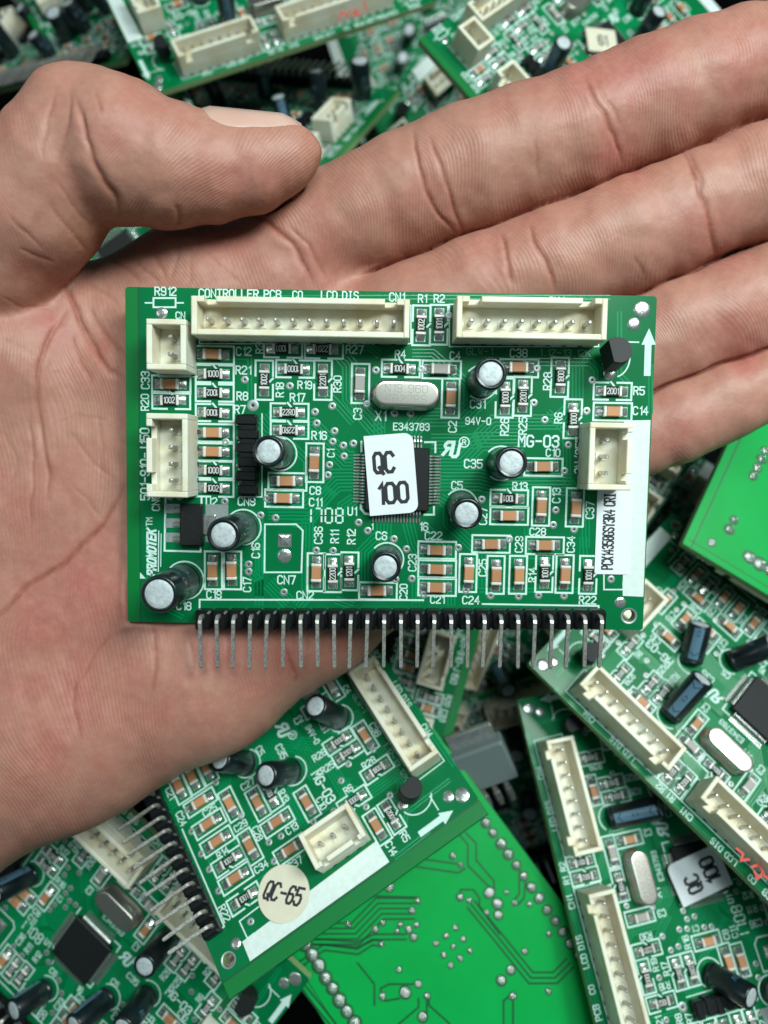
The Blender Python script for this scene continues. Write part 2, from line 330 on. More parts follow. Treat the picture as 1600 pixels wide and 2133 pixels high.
def build_conn(L, Wd, n, style):
    """box shell with floor, pins separate; long axis along x, open slots on +y"""
    c = MB(); h, w = .64, .085; fl = .22
    c.box((0, 0, fl / 2 + .002), (L - .01, Wd - .01, fl), 'nylon', .01)
    zc, zh = (h + .004) / 2, h
    c.box((0, -(Wd - w) / 2, zc), (L - 2 * w, w, zh), 'nylon', .012)
    for sx in (-1, 1): c.box((sx * (L - w) / 2, 0, zc), (w, Wd, zh), 'nylon', .014)
    if style == 'n': c.box((0, (Wd - w) / 2, zc), (L - 2 * w, w, zh), 'nylon', .012)
    else:
        lo = .40
        c.box((0, (Wd - w) / 2, lo / 2), (L - 2 * w, w, lo), 'nylon', .01)
        s0 = .17 if n > 3 else .10; t0 = .11 if n > 3 else .06
        inner = L - 2 * w - 2 * (s0 + t0)
        for sx in (-1, 1): c.box((sx * (L / 2 - w - t0 / 2 + .004), (Wd - w) / 2, (lo + h) / 2 - .002), (t0, w, h - lo), 'nylon', .01)
        c.box((0, (Wd - w) / 2, (lo + h) / 2 - .002), (inner, w, h - lo), 'nylon', .01)
    for i in range(n):
        c.box(((i - (n - 1) / 2) * .25, -.03, fl + .012), (.13, .16, .016), 'nylon', .006)
        c.box(((i - (n - 1) / 2) * .25, -Wd / 2 - .002, .03), (.07, .012, .06), 'hole')
        c.box(((i - (n - 1) / 2) * .25, Wd / 2 + .002, .03), (.07, .012, .06), 'hole')
    return c.mesh('connector')
pinm = MB(); pinm.box((0, 0, .36), (.062, .062, .40), 'tin', .014); PIN = pinm.mesh('pin')

def build_board():
    root = bpy.data.objects.new('circuit_board', None); COL.objects.link(root); root.empty_display_size = .5
    # substrate with two round holes
    cu = bpy.data.curves.new('substrate', 'CURVE'); cu.dimensions = '2D'; cu.fill_mode = 'BOTH'; cu.extrude = TH / 2 - .003; cu.bevel_depth = .003
    def spl(pts):
        s = cu.splines.new('POLY'); s.points.add(len(pts) - 1)
        for i, p in enumerate(pts): s.points[i].co = (p[0], p[1], 0, 1)
        s.use_cyclic_u = True
    spl(rrect(0, 0, BW - .006, BH - .006, .05))
    hx, hy = P(1310, 1283); spl([(hx + .098 * math.cos(-a), hy + .098 * math.sin(-a)) for a in [2 * math.pi * i / 24 for i in range(24)]])
    to = bpy.data.objects.new('t', cu); COL.objects.link(to); bpy.context.view_layer.update()
    me = bpy.data.meshes.new_from_object(to.evaluated_get(bpy.context.evaluated_depsgraph_get())); bpy.data.objects.remove(to)
    me.materials.clear(); me.materials.append(M['mask']); me.materials.append(M['edge'])
    for p in me.polygons:
        p.material_index = 1 if abs(p.normal.z) < .5 else 0; p.use_smooth = False
    me.name = 'substrate'; obj('substrate', me, root, (0, 0, -TH / 2))
    # rail beyond the score line
    gx0, _ = P(289, 700); rl = MB(); rl.box(((-BW / 2 + gx0) / 2 + .003, 0, .0006), (gx0 + BW / 2 - .012, BH - .02, .0012), 'rail')
    rl.ribbon([(gx0, -BH / 2 + .01), (gx0, BH / 2 - .01)], .022, .0018, 'dark'); obj('edge_rail', rl, root)
    # masked copper
    tr = MB(); zt = .0014
    def bundle(pts, n, pitch=7.2, w=3.6, sy=-1):
        pp = [Vector(P(*p)) for p in pts]
        for k in range(n):
            off = (k - (n - 1) / 2) * pitch * U; Q = []
            for i in range(len(pp)):
                d1 = (pp[i] - pp[i - 1]).normalized() if i else (pp[1] - pp[0]).normalized()
                d2 = (pp[i + 1] - pp[i]).normalized() if i < len(pp) - 1 else d1
                nn = Vector((-d1.y, d1.x)) + Vector((-d2.y, d2.x)); nn.normalize(); nn /= max(.5, nn.dot(Vector((-d1.y, d1.x))))
                Q.append(pp[i] + nn * off)
            tr.ribbon([tuple(q) for q in Q], w * U, zt + .0002 * (k % 2), 'copper', ridge=.0022)
    B_ = [([(500,722),(770,722),(790,740)],3),([(705,735),(728,760),(728,830),(760,870),(790,905)],5),([(495,745),(520,745),(520,840)],2),([(640,745),(640,780),(700,840),(735,880)],3),
     ([(790,905),(790,870),(760,845)],4),([(850,905),(880,870),(960,870),(1030,800),(1030,745)],6),([(900,920),(990,920),(1030,880),(1160,880),(1200,840),(1200,750)],5),
     ([(917,960),(960,960),(1000,920),(1090,920)],6),([(917,1000),(1000,1000),(1040,1010),(1190,1010)],7),([(917,1040),(935,1050),(935,1090),(1000,1150),(1000,1225)],4),
     ([(737,1000),(700,1000),(640,1060),(560,1060)],7),([(737,960),(720,960),(650,890),(560,890),(545,870)],6),([(737,1040),(715,1055),(715,1075)],4),
     ([(690,1020),(640,1090),(640,1240),(620,1262)],4),([(800,1090),(800,1110),(760,1150),(760,1240)],5),([(850,1090),(860,1130),(870,1150),(870,1255)],4),([(880,1092),(940,1150),(940,1260)],3),
     ([(560,1215),(600,1255)],5,),([(540,1080),(540,1240)],3),([(700,1250),(735,1262)],3),([(610,1090),(645,1090),(645,1140)],3),([(1090,745),(1090,755),(1230,755),(1245,770),(1245,790)],3),
     ([(1140,860),(1180,900),(1180,1000),(1220,1040),(1220,1140)],3),([(1100,1100),(1100,1165)],3),([(1050,1160),(1150,1160)],2),([(480,1120),(480,1150),(540,1210),(540,1260)],3),([(310,1140),(310,1250),(380,1285)],2),
     ([(860,740),(900,740),(970,800),(970,860)],4),([(500,870),(500,1030)],3),([(560,640),(560,720)],2),([(1290,650),(1290,780),(1310,800),(1310,880)],2),([(1355,760),(1355,860)],2),([(410,620),(1270,620)],2),
     ([(1000,1230),(1240,1230)],2),([(1215,1120),(1215,1175)],3),([(880,1165),(940,1165)],2),([(610,930),(640,960),(640,1000)],3),([(540,1120),(545,1125),(545,1190)],3)]
    for b in B_: bundle(b[0], b[1])
    obj('masked_trace_layer', tr, root)
    # silkscreen
    sk = MB(); Z = .0042
    def prect(cx, cy, w, h, gap=0, vert=False):
        x, y = P(cx, cy); a, b = (w / 2 * U, h / 2 * U)
        if vert: a, b = b, a
        lw = 4.0 * U
        if not gap: sk.ribbon([(x - a, y - b), (x + a, y - b), (x + a, y + b), (x - a, y + b), (x - a, y - b)], lw, Z, 'silk'); return
        g = gap * U
        if vert:
            for s_ in (-1, 1): sk.ribbon([(x - a, y + s_ * g), (x - a, y + s_ * b), (x + a, y + s_ * b), (x + a, y + s_ * g)], lw, Z, 'silk')
            sk.ribbon([(x + a, y + .03), (x + a - .05, y - .02)], lw, Z + .0004, 'silk')
        else:
            for s_ in (-1, 1): sk.ribbon([(x + s_ * g, y - b), (x + s_ * a, y - b), (x + s_ * a, y + b), (x + s_ * g, y + b)], lw, Z, 'silk')
            sk.ribbon([(x - .03, y + b + .01), (x + .02, y + b - .05)], lw, Z + .0004, 'silk')
    for r in H_RES: prect(r[0] + 2, r[1], 78, 35, 9)
    for r in V_RES: prect(r[0], r[1], 80, 36, 9, True)
    for r in H_CAP: prect(r[0] + 2, r[1] + 1, 79, 36)
    for r in V_CAP: prect(r[0], r[1], 80, 36, 0, True)
    for t in LBL: text(sk, t[0], *P(t[1], t[2]), t[3] * U * .93, t[4], 'silk', Z + .0008, wide=.86 if len(t[0]) < 5 else .84, lw=t[3] * U * .165)
    for t in DIM: text(sk, t[0], *P(t[1], t[2]), t[3] * U, t[4], 'silkdim', Z, wide=1.0)
    # seven-segment style date code
    for k, ch in enumerate('1708'):
        x, y = P(641 + k * 22, 1074); a, b = 7 * U, 15 * U
        segs = {'1': 'ab', '7': 'tab', '0': 'tabcdu', '8': 'tabcdum'}[ch]
        for s_ in segs:
            q = {'a': [(a, b * .8), (a, b * .2)], 'b': [(a, -b * .2), (a, -b * .8)], 't': [(-a * .5, b), (a * .5, b)], 'c': [(-a, b * .8), (-a, b * .2)], 'd': [(-a, -b * .2), (-a, -b * .8)], 'u': [(-a * .5, -b), (a * .5, -b)], 'm': [(-a * .5, 0), (a * .5, 0)]}[s_]
            sk.ribbon([(x + i, y + j) for i, j in q], 3.6 * U, Z, 'silk')
    # italic maker's wordmark with a double rule
    text(sk, 'PROMOTEK', *P(316, 1150), 17 * U, 90, 'silk', Z, lw=4.6 * U, wide=.78, slant=.25)
    sk.ribbon([P(331, 1106), P(330, 1190)], 2.2 * U, Z, 'silk'); sk.ribbon([P(336, 1112), P(335, 1180)], 1.8 * U, Z, 'silk')
    sk.poly([P(292, 1205), P(304, 1205), P(292, 1192)], Z, 'silk')
    # recognised-component mark and registered sign
    text(sk, 'R', *P(934, 934), 26 * U, 0, 'silk', Z, lw=6.6 * U, wide=.9, slant=-.25, mirror=True); text(sk, 'U', *P(949, 938), 26 * U, 0, 'silk', Z + .001, lw=6.6 * U, wide=.75, slant=.2)
    x, y = P(967, 921); sk.disc((x, y), 11.5 * U, Z, 'silk', r0=9 * U); text(sk, 'R', x, y, 10 * U, 0, 'silk', Z, lw=2 * U)
    # outlines of larger parts
    def line(pts, w=4.0): sk.ribbon([P(*p) for p in pts], w * U, Z + .0002, 'silk')
    line([(552,1092),(617,1092),(631,1105),(628,1192),(551,1192),(552,1092)], 3.6)
    line([(345,1036),(343,1147),(418,1149),(418,1140)]); line([(345,1034),(420,1034),(420,1048)])
    line([(416,1268),(416,1249),(882,1250)], 3.6); line([(1005,1258),(1247,1262),(1247,1283)], 3.6)
    line([(885,921),(907,921),(907,942)], 4); line([(884,1072),(904,1072),(904,1056)], 4); line([(752,1050),(752,1060),(760,1069),(772,1071)], 5); line([(753,920),(753,940)], 4)
    line([(546,862),(546,1035),(500,1035)], 2.6); line([(330,672),(330,785),(412,785)], 2.4); line([(1258,1165),(1258,1228),(1298,1228),(1298,1212)], 3)
    line([(416,636),(856,636),(856,716),(416,716),(416,636)], 2.4); line([(936,634),(1247,634),(1247,722),(936,722),(936,634)], 2.4)
    line([(320,621),(366,621),(366,640),(320,640),(320,621)], 3.6); line([(366,631),(382,631)], 3); line([(320,631),(303,631)], 3)
    line([(1293,712),(1330,713)], 3)
    # arrow
    ar = [P(1352, 684), P(1366, 718), P(1357, 718), P(1355, 783), P(1341, 783), P(1343, 718), P(1336, 718)]
    sk.poly(list(reversed(ar)), Z, 'silk')
    for e_ in ELCAP:
        x, y = P(e_[0], e_[1]); r = e_[3] + .03
        sk.ribbon([(x + r * math.cos(a), y + r * math.sin(a)) for a in [-2.2 + 4.6 * i / 22 for i in range(23)]], 3.2 * U, Z, 'silk')
    x, y = P(1280, 745); sk.ribbon([(x + .24 * math.cos(a), y + .30 * math.sin(a)) for a in [-1.3 + 2.6 * i / 14 for i in range(15)]], 3 * U, Z, 'silk')
    obj('silkscreen', sk, root)
    st = MB(); st.poly([P(1300, 876), P(1297, 1241), P(1340, 1243), P(1355, 875)], Z + .0006, 'strip'); obj('white_strip', st, root)
    # vias and bare pads: one mesh of plated rings
    vm = MB(); r = 8.2 * U; vm.lathe([(r, .001), (r * .85, .0055), (r * .42, .0065), (r * .30, .004)], 'pad', 16, cap0=False, cap1=False); vm.disc((0, 0), r * .34, .0035, 'hole', 12); vm = vm.mesh('via')
    for v in VIAS:
        x, y = P(v[0], v[1]); o = obj('via', vm, root, (x, y, 0)); q = (v[2] / 8.2 if len(v) > 2 else 1); o.scale = (q, q, 1)
    for (a, b, r) in ((1337, 645, 17), (1320, 675, 13.5), (1292, 1255, 12), (1270, 778, 13), (592.7, 1157.6, 15), (337, 652, 12)):
        pd = MB(); x, y = P(a, b); pd.lathe([(r * U, .001), (r * U * .92, .008), (r * U * .5, .014), (.002, .016)], 'solder', 20, cap0=False); obj('solder_pad', pd, root, (x, y, 0))
    pd = MB(); x, y = P(593.4, 1125.7); pd.lathe([(.11, .001), (.11, .006), (.09, .007), (.05, .016), (.002, .02)], 'solder', 4, T=Matrix.Rotation(math.pi / 4, 4, 'Z') @ Matrix.Scale(1.35, 4), cap0=False, smooth=False); obj('solder_pad', pd, root, (x, y, 0))
    pd = MB(); pd.lathe([(.13, .0035), (.0965, .0045), (.0965, -TH)], 'pad', 24, cap0=False, cap1=False); obj('plated_hole', pd, root, (hx, hy, 0))
    for k in range(3):
        pd = MB(); x, y = P(362, 1059.5 + 30 * k); pd.box((0, 0, .004), (.26, .15, .006), 'pad', .002); obj('solder_pad', pd, root, (x, y, 0))
    pd = MB(); x, y = P(452, 1090); pd.box((0, 0, .004), (.36, .60, .006), 'pad', .002); obj('solder_pad', pd, root, (x, y, 0))
    # chips
    def res(txt):
        if txt not in RES_M: RES_M[txt] = build_resistor(txt)
        return RES_M[txt]
    for x, y, t, up in H_RES: add_chip(root, 'resistor', res(t), x, y, 180 * up)
    for x, y, t in V_RES: add_chip(root, 'resistor', res(t), x, y, 90)
    for c in H_CAP: add_chip(root, 'ceramic_capacitor', CER_M[len(c) > 2], c[0], c[1], 0)
    for c in V_CAP: add_chip(root, 'ceramic_capacitor', CER_M[len(c) > 2], c[0], c[1], 90)
    # electrolytics
    for x, y, h, r, (lx, ly) in ELCAP:
        a, b = P(x, y); me = build_elcap(h, r); o = obj('electrolytic_capacitor', me[0], root, (a, b, .01))
        o.rotation_euler = (math.radians(-ly), math.radians(-lx), 0); obj('metal_top', me[1], o)
        # spin about its own axis so the print sits elsewhere
        o.rotation_mode = 'QUATERNION'; o.rotation_quaternion = Matrix.Rotation(math.radians(-ly), 3, 'X').to_quaternion() @ Matrix.Rotation(math.radians(-lx), 3, 'Y').to_quaternion() @ Matrix.Rotation(R_.uniform(-2.6, -1.0), 3, 'Z').to_quaternion()
    # connectors with their pins
    for nm, x0, y0, x1, y1, n, st_ in CONN:
        (a0, b0), (a1, b1) = P(x0, y1), P(x1, y0); cx, cy = (a0 + a1) / 2, (b0 + b1) / 2
        if st_ in 'h': L, Wd, rz = a1 - a0, b1 - b0, 0
        elif st_ == 'l': L, Wd, rz = b1 - b0, a1 - a0, math.pi / 2
        elif st_ == 'r': L, Wd, rz = b1 - b0, a1 - a0, -math.pi / 2
        else: L, Wd, rz = b1 - b0, a1 - a0, math.pi / 2
        c = obj('connector', build_conn(L, Wd, n, st_), root, (cx, cy, 0), rz)
        for i in range(n): obj('pin', PIN, c, ((i - (n - 1) / 2) * .25, -.03, 0))
    # right-angle header
    hd = MB()
    for i, x in enumerate(PINX):
        a, b = P(x, 1283); hd.box((a, b - .02, .125), (.248, .31, .24), 'plastic', .035)
    a0, b0 = P(PINX[0], 1283); a1, b1 = P(PINX[-1], 1283)
    T = Matrix.Translation(((a0 + a1) / 2, (b0 + b1) / 2, 0)) @ Matrix.Rotation(math.atan2(b1 - b0, a1 - a0), 4, 'Z')
    hd.box((0, -.01, .11), (a1 - a0 + .2, .19, .19), 'plastic', .01, T=T)
    ho = obj('pin_header', hd, root)
    for i, x in enumerate(PINX):
        a, b = P(x, 1276); pm = MB(); w = .027; jx = R_.uniform(-.02, .02); L = -.79 + R_.uniform(-.015, .015)
        rs = []
        for k, (yy, zz, na) in enumerate(((0, .20, 0), (0, .33, 0), (-.012, .375, 25), (-.04, .405, 60), (-.08, .415, 90), (L + .03, .40, 90), (L, .398, 90))):
            c, s_ = math.cos(math.radians(na)), math.sin(math.radians(na)); ww = w * (.6 if k == 6 else 1); dx = jx * (-yy / .8)
            rs.append([(dx + i_ * ww, yy + j_ * ww * c, zz + j_ * ww * s_) for i_, j_ in ((-1, -1), (1, -1), (1, 1), (-1, 1))])
        pm.rings(rs, 'tin', True, True, smooth=False); obj('pin', pm, ho, (a, b, 0))
    # black socket strip CN9
    ss = MB(); x, y = P(522, 948)
    ss.box((x, y, .10), (.24, 1.26, .19), 'plastic', .02)
    for k in range(6): ss.box((x - .03 * (k % 2), y + (k - 2.5) * .215, .12), (.32, .15, .20), 'plastic', .02)
    for k in range(5):
        for sx in (-1,): ss.box((x + sx * .175, y + (k - 2) * .215 + .05, .03), (.08, .05, .05), 'solder', .01)
    obj('socket_strip', ss, root)
    # microcontroller
    mc = MB(); x, y = P(827, 998); mc.box((0, 0, .085), (1.0, .98, .13), 'chipblack', .018); mc.disc((-.38, -.38), .05, .1505, 'plastic', 16)
    mo = obj('microcontroller', mc, root, (x, y, 0))
    ld = MB(); w = .012; rs = []
    for xx, zz in ((.495, .085), (.545, .085), (.575, .06), (.59, .022), (.62, .014), (.685, .012)):
        rs.append([(xx, -w, zz - .006), (xx, w, zz - .006), (xx, w, zz + .006), (xx, -w, zz + .006)])
    ld.rings(rs, 'solder', True, True, smooth=False); ld = ld.mesh('lead')
    for sd in range(4):
        for i in range(16):
            t = (i - 7.5) * .049; a_ = sd * math.pi / 2; obj('lead', ld, mo, (-t * math.sin(a_), t * math.cos(a_), 0), a_)
    # crystal
    cr = MB(); x, y = P(845, 824)
    def stad(L, W, z, n=10):
        r = W / 2; return [((L / 2 - r) + r * math.cos(a), r * math.sin(a), z) for a in [-math.pi / 2 + math.pi * i / n for i in range(n + 1)]] + [(-(L / 2 - r) + r * math.cos(a), r * math.sin(a), z) for a in [math.pi / 2 + math.pi * i / n for i in range(n + 1)]]
    cr.rings([stad(1.08, .46, .01), stad(1.08, .46, .05), stad(1.02, .40, .06), stad(1.015, .395, .30), stad(1.005, .385, .322), stad(.985, .365, .334), stad(.965, .345, .337), stad(.90, .28, .338)], 'can', True, True)
    text(cr, 'N19.960', 0, .078, .115, 0, 'cantext', .3395, lw=.009); text(cr, 'CB22PS', 0, -.078, .115, 0, 'cantext', .3395, lw=.009)
    obj('crystal_oscillator', cr, root, (x, y, 0), math.radians(-1))
    # voltage regulator
    vr = MB(); x, y = P(403, 1092); vr.box((0, 0, .09), (.35, .66, .15), 'chipblack', .02); vo = obj('voltage_regulator', vr, root, (x, y, 0))
    for k in range(3):
        l = MB(); l.box((-.235, 0, .03), (.15, .085, .03), 'solder', .01); l.box((-.19, 0, .06), (.05, .08, .06), 'solder', .01); obj('lead', l, vo, (0, .225 * (k - 1), 0))
    l = MB(); l.box((.26, 0, .03), (.2, .32, .04), 'solder', .012); obj('tab', l, vo)
    # transistor, D-shaped body leaning on its leads
    q = MB(); n = 14; rr = .215
    prof = [(rr * math.cos(a), rr * math.sin(a)) for a in [-.62 + (math.pi + 1.24) * i / n for i in range(n + 1)]]
    q.rings([[(a * s_, b * s_, z) for a, b in prof] for z, s_ in ((0, .95), (.02, 1), (.36, .985), (.40, .92))], 'chipblack', True, True, smooth=False)
    x, y = P(1270, 748, .22); qo = obj('transistor', q, root, (x, y, .20)); qo.rotation_euler = (math.radians(-6), math.radians(-12), math.radians(-78))
    for k in (-1, 0, 1):
        l = MB(); l.box((k * .07, -.02, -.10), (.04, .04, .22), 'tin', .005); obj('lead', l, qo)
    return root

def kids(o): return list(o.children)
def copy_tree(o, parent=None):
    c = o.copy(); COL.objects.link(c); c.parent = parent
    for ch in kids(o): copy_tree(ch, c)
    return c
POSES = {
 'A': ([[0.5264, 0.84, -0.1314], [-0.6908, 0.5127, 0.5099], [0.4957, -0.1777, 0.8501]], [-2.661, -3.666, -3.227]),
 'C': ([[-0.1885, -0.9739, 0.1264], [0.9295, -0.1354, 0.343], [-0.317, 0.1821, 0.9308]], [6.217, -7.527, -3.572]),
 'Dd': ([[-0.6904, -0.714, 0.1163], [0.6799, -0.5856, 0.4414], [-0.2471, 0.3838, 0.8897]], [7.65, -4.345, -3.441]),
 'J': ([[0.7836, 0.5858, -0.2069], [-0.5916, 0.8053, 0.0393], [0.1896, 0.0916, 0.9776]], [-6.203, -8.798, -3.831]),
 'N': ([[0.7041, -0.6706, 0.2334], [0.6503, 0.741, 0.1675], [-0.2852, 0.0338, 0.9579]], [5.494, 12.218, -7.588]),
 'L': ([[-0.9055, 0.4237, 0.0226], [-0.3971, -0.8652, 0.3061], [0.1493, 0.2682, 0.9517]], [-3.413, 14.745, -8.899]),
 'E': ([[0.8536, -0.5005, -0.1444], [-0.5205, -0.8087, -0.2741], [0.0204, 0.3091, -0.9508]], [10.888, -0.706, -4.361]),
 'Bk': ([[0.5998, -0.8, 0.0182], [-0.7705, -0.5835, -0.2565], [0.2158, 0.1398, -0.9664]], [1.104, -9.025, -3.682]),
 'I': ([[-0.96, -0.2784, -0.0278], [0.2709, -0.9498, 0.1566], [-0.07, 0.1428, 0.9873]], [-1.974, -2.442, -5.561]),
 'Fr': ([[-0.6014, 0.799, -0.0038], [-0.7801, -0.5861, 0.2187], [0.1725, 0.1345, 0.9758]], [5.203, 2.348, -6.841]),
 'M': ([[-0.8948, -0.427, -0.1307], [0.2732, -0.755, 0.5961], [-0.3532, 0.4976, 0.7922]], [-4.322, 11.736, -10.573]),
 'K1': ([[0.8723, -0.4751, -0.1158], [0.4865, 0.8189, 0.3046], [-0.05, -0.322, 0.9454]], [-8.118, 18.247, -12.941]),
 'K0': ([[0.8535, 0.3301, -0.4033], [-0.1518, 0.8978, 0.4134], [0.4986, -0.2915, 0.8164]], [-10.156, 16.019, -12.534]),
}
names_ = {'A': 'A'}
proto = build_board()
proto.matrix_world = Matrix.Translation(HT) @ HR.to_4x4()
TREE = []
def _walk(o, i):
    TREE.append((o, i)); me_ = len(TREE) - 1
    for c in KID.get(o.name, []): _walk(c, me_)
KID = {}
for o in bpy.data.objects:
    if o.parent: KID.setdefault(o.parent.name, []).append(o)
_walk(proto, -1)
def dup_board(pose, skip=(), caps={}):
    Rm, T = Matrix(pose[0]), Vector(pose[1]); new = []; byname = {}
    for o, i in TREE:
        if i >= 0 and (new[i] is None or o.name.split('.')[0] in skip): new.append(None); continue
        c = o.copy(); COL.objects.link(c)
        if i >= 0: c.parent = new[i]
        new.append(c); byname.setdefault(o.name.split('.')[0], []).append(c)
    r = new[0]; r.matrix_world = Matrix.Translation(T) @ Rm.to_4x4()
    for k, e in enumerate(byname.get('electrolytic_capacitor', [])):
        q = Matrix.Rotation(math.radians(R_.uniform(-9, 9)), 3, 'X').to_quaternion() @ Matrix.Rotation(math.radians(R_.uniform(-9, 9)), 3, 'Y').to_quaternion()
        # turn the printed stripe to a chosen side
        cd = Rm.transposed() @ (Vector((0, 0, D)) - T); az = math.atan2(cd.y, cd.x) + R_.choice((0.1, 1.6, 2.6, -1.7, -.2))
        if k in caps:                                  # bent over: long axis given as a world direction
            dx_, dy_, dz_, st = caps[k]; zl = (Rm.transposed() @ Vector((dx_, -dy_, dz_))).normalized()
            q = Vector((0, 0, 1)).rotation_difference(zl); c2 = q.inverted() @ (cd - e.location).normalized(); az = math.atan2(c2.y, c2.x) + st
        e.rotation_quaternion = q @ Matrix.Rotation(az, 3, 'Z').to_quaternion()
    r['_k'] = 1; del r['_k']
    return r, byname
GRP = 'control boards heaped under the hand'
def sticker(root, pose, cx, cy, w, h, rot, m, lines, h0, corners=(1, 1, 1, 1), rad=.1, rnd=False, ink='ink', slant=0):
    """paper label stuck on a board; cx, cy local cm"""
    b = MB(); T = Matrix.Translation((cx, cy, h0)) @ Matrix.Rotation(math.radians(rot), 4, 'Z')
    pts = [(w / 2 * math.cos(a), w / 2 * math.sin(a)) for a in [2 * math.pi * i / 40 for i in range(40)]] if rnd else rrect(0, 0, w, h, rad, corners)
    b.rings([[(p[0], p[1], z) for p in pts] for z in (0, .008)], m, True, True, smooth=False, T=T)
    for tx, x, y, hh, lw, wd in lines: text(b, tx, x, y, hh, 0, ink, .0095, lw=lw, T=T, wide=wd, slant=slant)
    o = obj('sticker', b, root); return o
HP = (HR, HT)
tag(proto, 'flat green control board lying face up on the open palm', 'circuit board')
# held board: its sticker over the chip and the white part-number label
x, y = P(815, 988, .16); o = sticker(proto, HP, x, y, 102 * U * .985, 168 * U * .975, 5.5, 'paper', [('QC', -.10, .19, .30, .056, .62), ('100', .0, -.29, .30, .056, .70)], .152, (1, 0, 0, 1), .14)
o['label'] = 'white paper sticker reading QC 100'
x, y = P(1278, 1108); o = sticker(proto, HP, x, y, 74 * U, 178 * U, 0, 'paper', [], .006, (1, 1, 1, 1), .04)
o['label'] = 'white part number label with black print'
b = MB(); text(b, 'PCX14358GSY3R4 CRI', *P(1267, 1107), .165, 90, 'ink', .0155, lw=.026, wide=.455); obj('part_number_print', b, o)

def local_on(pose, px, py, h=0.0):
    q = unproj(px, py, h, Matrix(pose[0]), Vector(pose[1])); return q.x, q.y
def handwriting(root, pose, pts, h):
    b = MB()
    for pl in pts: b.ribbon([local_on(pose, *p, h) for p in pl], .045, h + .002, 'red')
    o = obj('red_handwriting', b, root)

# A: the board with the round sticker
A, bn = dup_board(POSES['A'], caps={2: (-12, -14, 26, 2.2), 3: (-14, -6, 26, 2.4), 4: (-14, -12, 26, 2.0)})
tag(A, 'green board carrying a round cream sticker that reads QC-65', 'circuit board', GRP)
rl = MB(); rl.box((BW / 2 + .14, 0, -TH / 2), (.272, BH, TH), 'rail', .004); rl.ribbon([(BW / 2 + .01, -BH / 2 + .02), (BW / 2 + .01, BH / 2 - .02)], .03, .0012, 'dark'); obj('edge_rail', rl, A)
x, y = local_on(POSES['A'], 592, 1861)
dx = Vector(POSES['A'][0][0][:2]); base = math.degrees(math.atan2(POSES['A'][0][1][0], POSES['A'][0][0][0]))
o = sticker(A, POSES['A'], x, y, .92, .92, -base - 6, 'paperold', [('QC-65', 0, 0, .27, .045, .55)], .03, rnd=True, slant=.18); o['label'] = 'round cream sticker reading QC-65'
# C: lower right, sticker upside down in the picture
Cb, bn = dup_board(POSES['C'], caps={2: (91, -41, 45, .15), 6: (56, 4, 80, 2.4), 5: (60, 60, 60, 2)})
tag(Cb, 'green board at the lower right with a white QC 100 sticker turned on its side', 'circuit board', GRP)
x, y = P(813, 990, .16); o = sticker(Cb, POSES['C'], x, y, .80, 1.20, 9, 'paper', [('QC', -.10, .2, .30, .056, .62), ('100', .0, -.26, .30, .056, .70)], .152, (1, 0, 0, 1), .14)
o['label'] = 'white paper sticker reading QC 100 seen upside down'
# D: right side
Db, bn = dup_board(POSES['Dd'], caps={2: (50, -85, 40, 0), 3: (17, -105, 20, .1), 4: (100, -65, 60, 2.2)})
tag(Db, 'green board at the right with grey striped capacitors and red pen on its connector', 'circuit board', GRP)
handwriting(Db, POSES['Dd'], [[(1535,1768),(1548,1778),(1544,1792),(1560,1790)],[(1566,1806),(1582,1800),(1590,1818),(1578,1830),(1572,1816)],[(1590,1822),(1602,1832)]], .40)
# J: lower left
Jb, bn = dup_board(POSES['J'], caps={2: (-15, 0, 80, 2), 4: (-48, 10, 85, 1.2), 3: (-24, 14, 80, 2.6), 5: (-52, 5, 85, 1.3), 6: (-50, 5, 85, .8)})
tag(Jb, 'shaded green board at the lower left corner with its square black chip bare', 'circuit board', GRP)
# N: top right, small cream sticker 61
Nb, bn = dup_board(POSES['N'])
tag(Nb, 'green board behind the index finger with a small cream sticker reading 61', 'circuit board', GRP)
x, y = local_on(POSES['N'], 1254, 84, .16)
o = sticker(Nb, POSES['N'], x, y, .85, .68, -38, 'paperold', [('61', 0.02, 0, .26, .045, .7)], .152, rad=.03); o['label'] = 'cream sticker reading 61'
# L: top centre
Lb, bn = dup_board(POSES['L'])
tag(Lb, 'green board at the top centre with red writing on its longer cream connector', 'circuit board', GRP)
handwriting(Lb, POSES['L'], [[(706,40),(712,24),(722,34),(730,20)],[(736,30),(748,24),(740,18),(738,32),(752,30)],[(758,4),(764,22)]], .64)
Mb_, bn = dup_board(POSES['M'])
tag(Mb_, 'dim green board behind the thumb tip with a tall capacitor at its corner', 'circuit board', GRP)
K1, bn = dup_board(POSES['K1']); tag(K1, 'green board at the top left, its bare green corner above the thumb knuckle', 'circuit board', GRP)
K0, bn = dup_board(POSES['K0']); tag(K0, 'dark board at the upper left edge with a row of pins facing the thumb', 'circuit board', GRP)
Ib, bn = dup_board(POSES['I']); tag(Ib, 'board under the held pins showing only a lettered edge and one cream socket', 'circuit board', GRP)
Fb, bn = dup_board(POSES['Fr']); tag(Fb, 'green board peeping out between the held board and the little finger', 'circuit board', GRP)

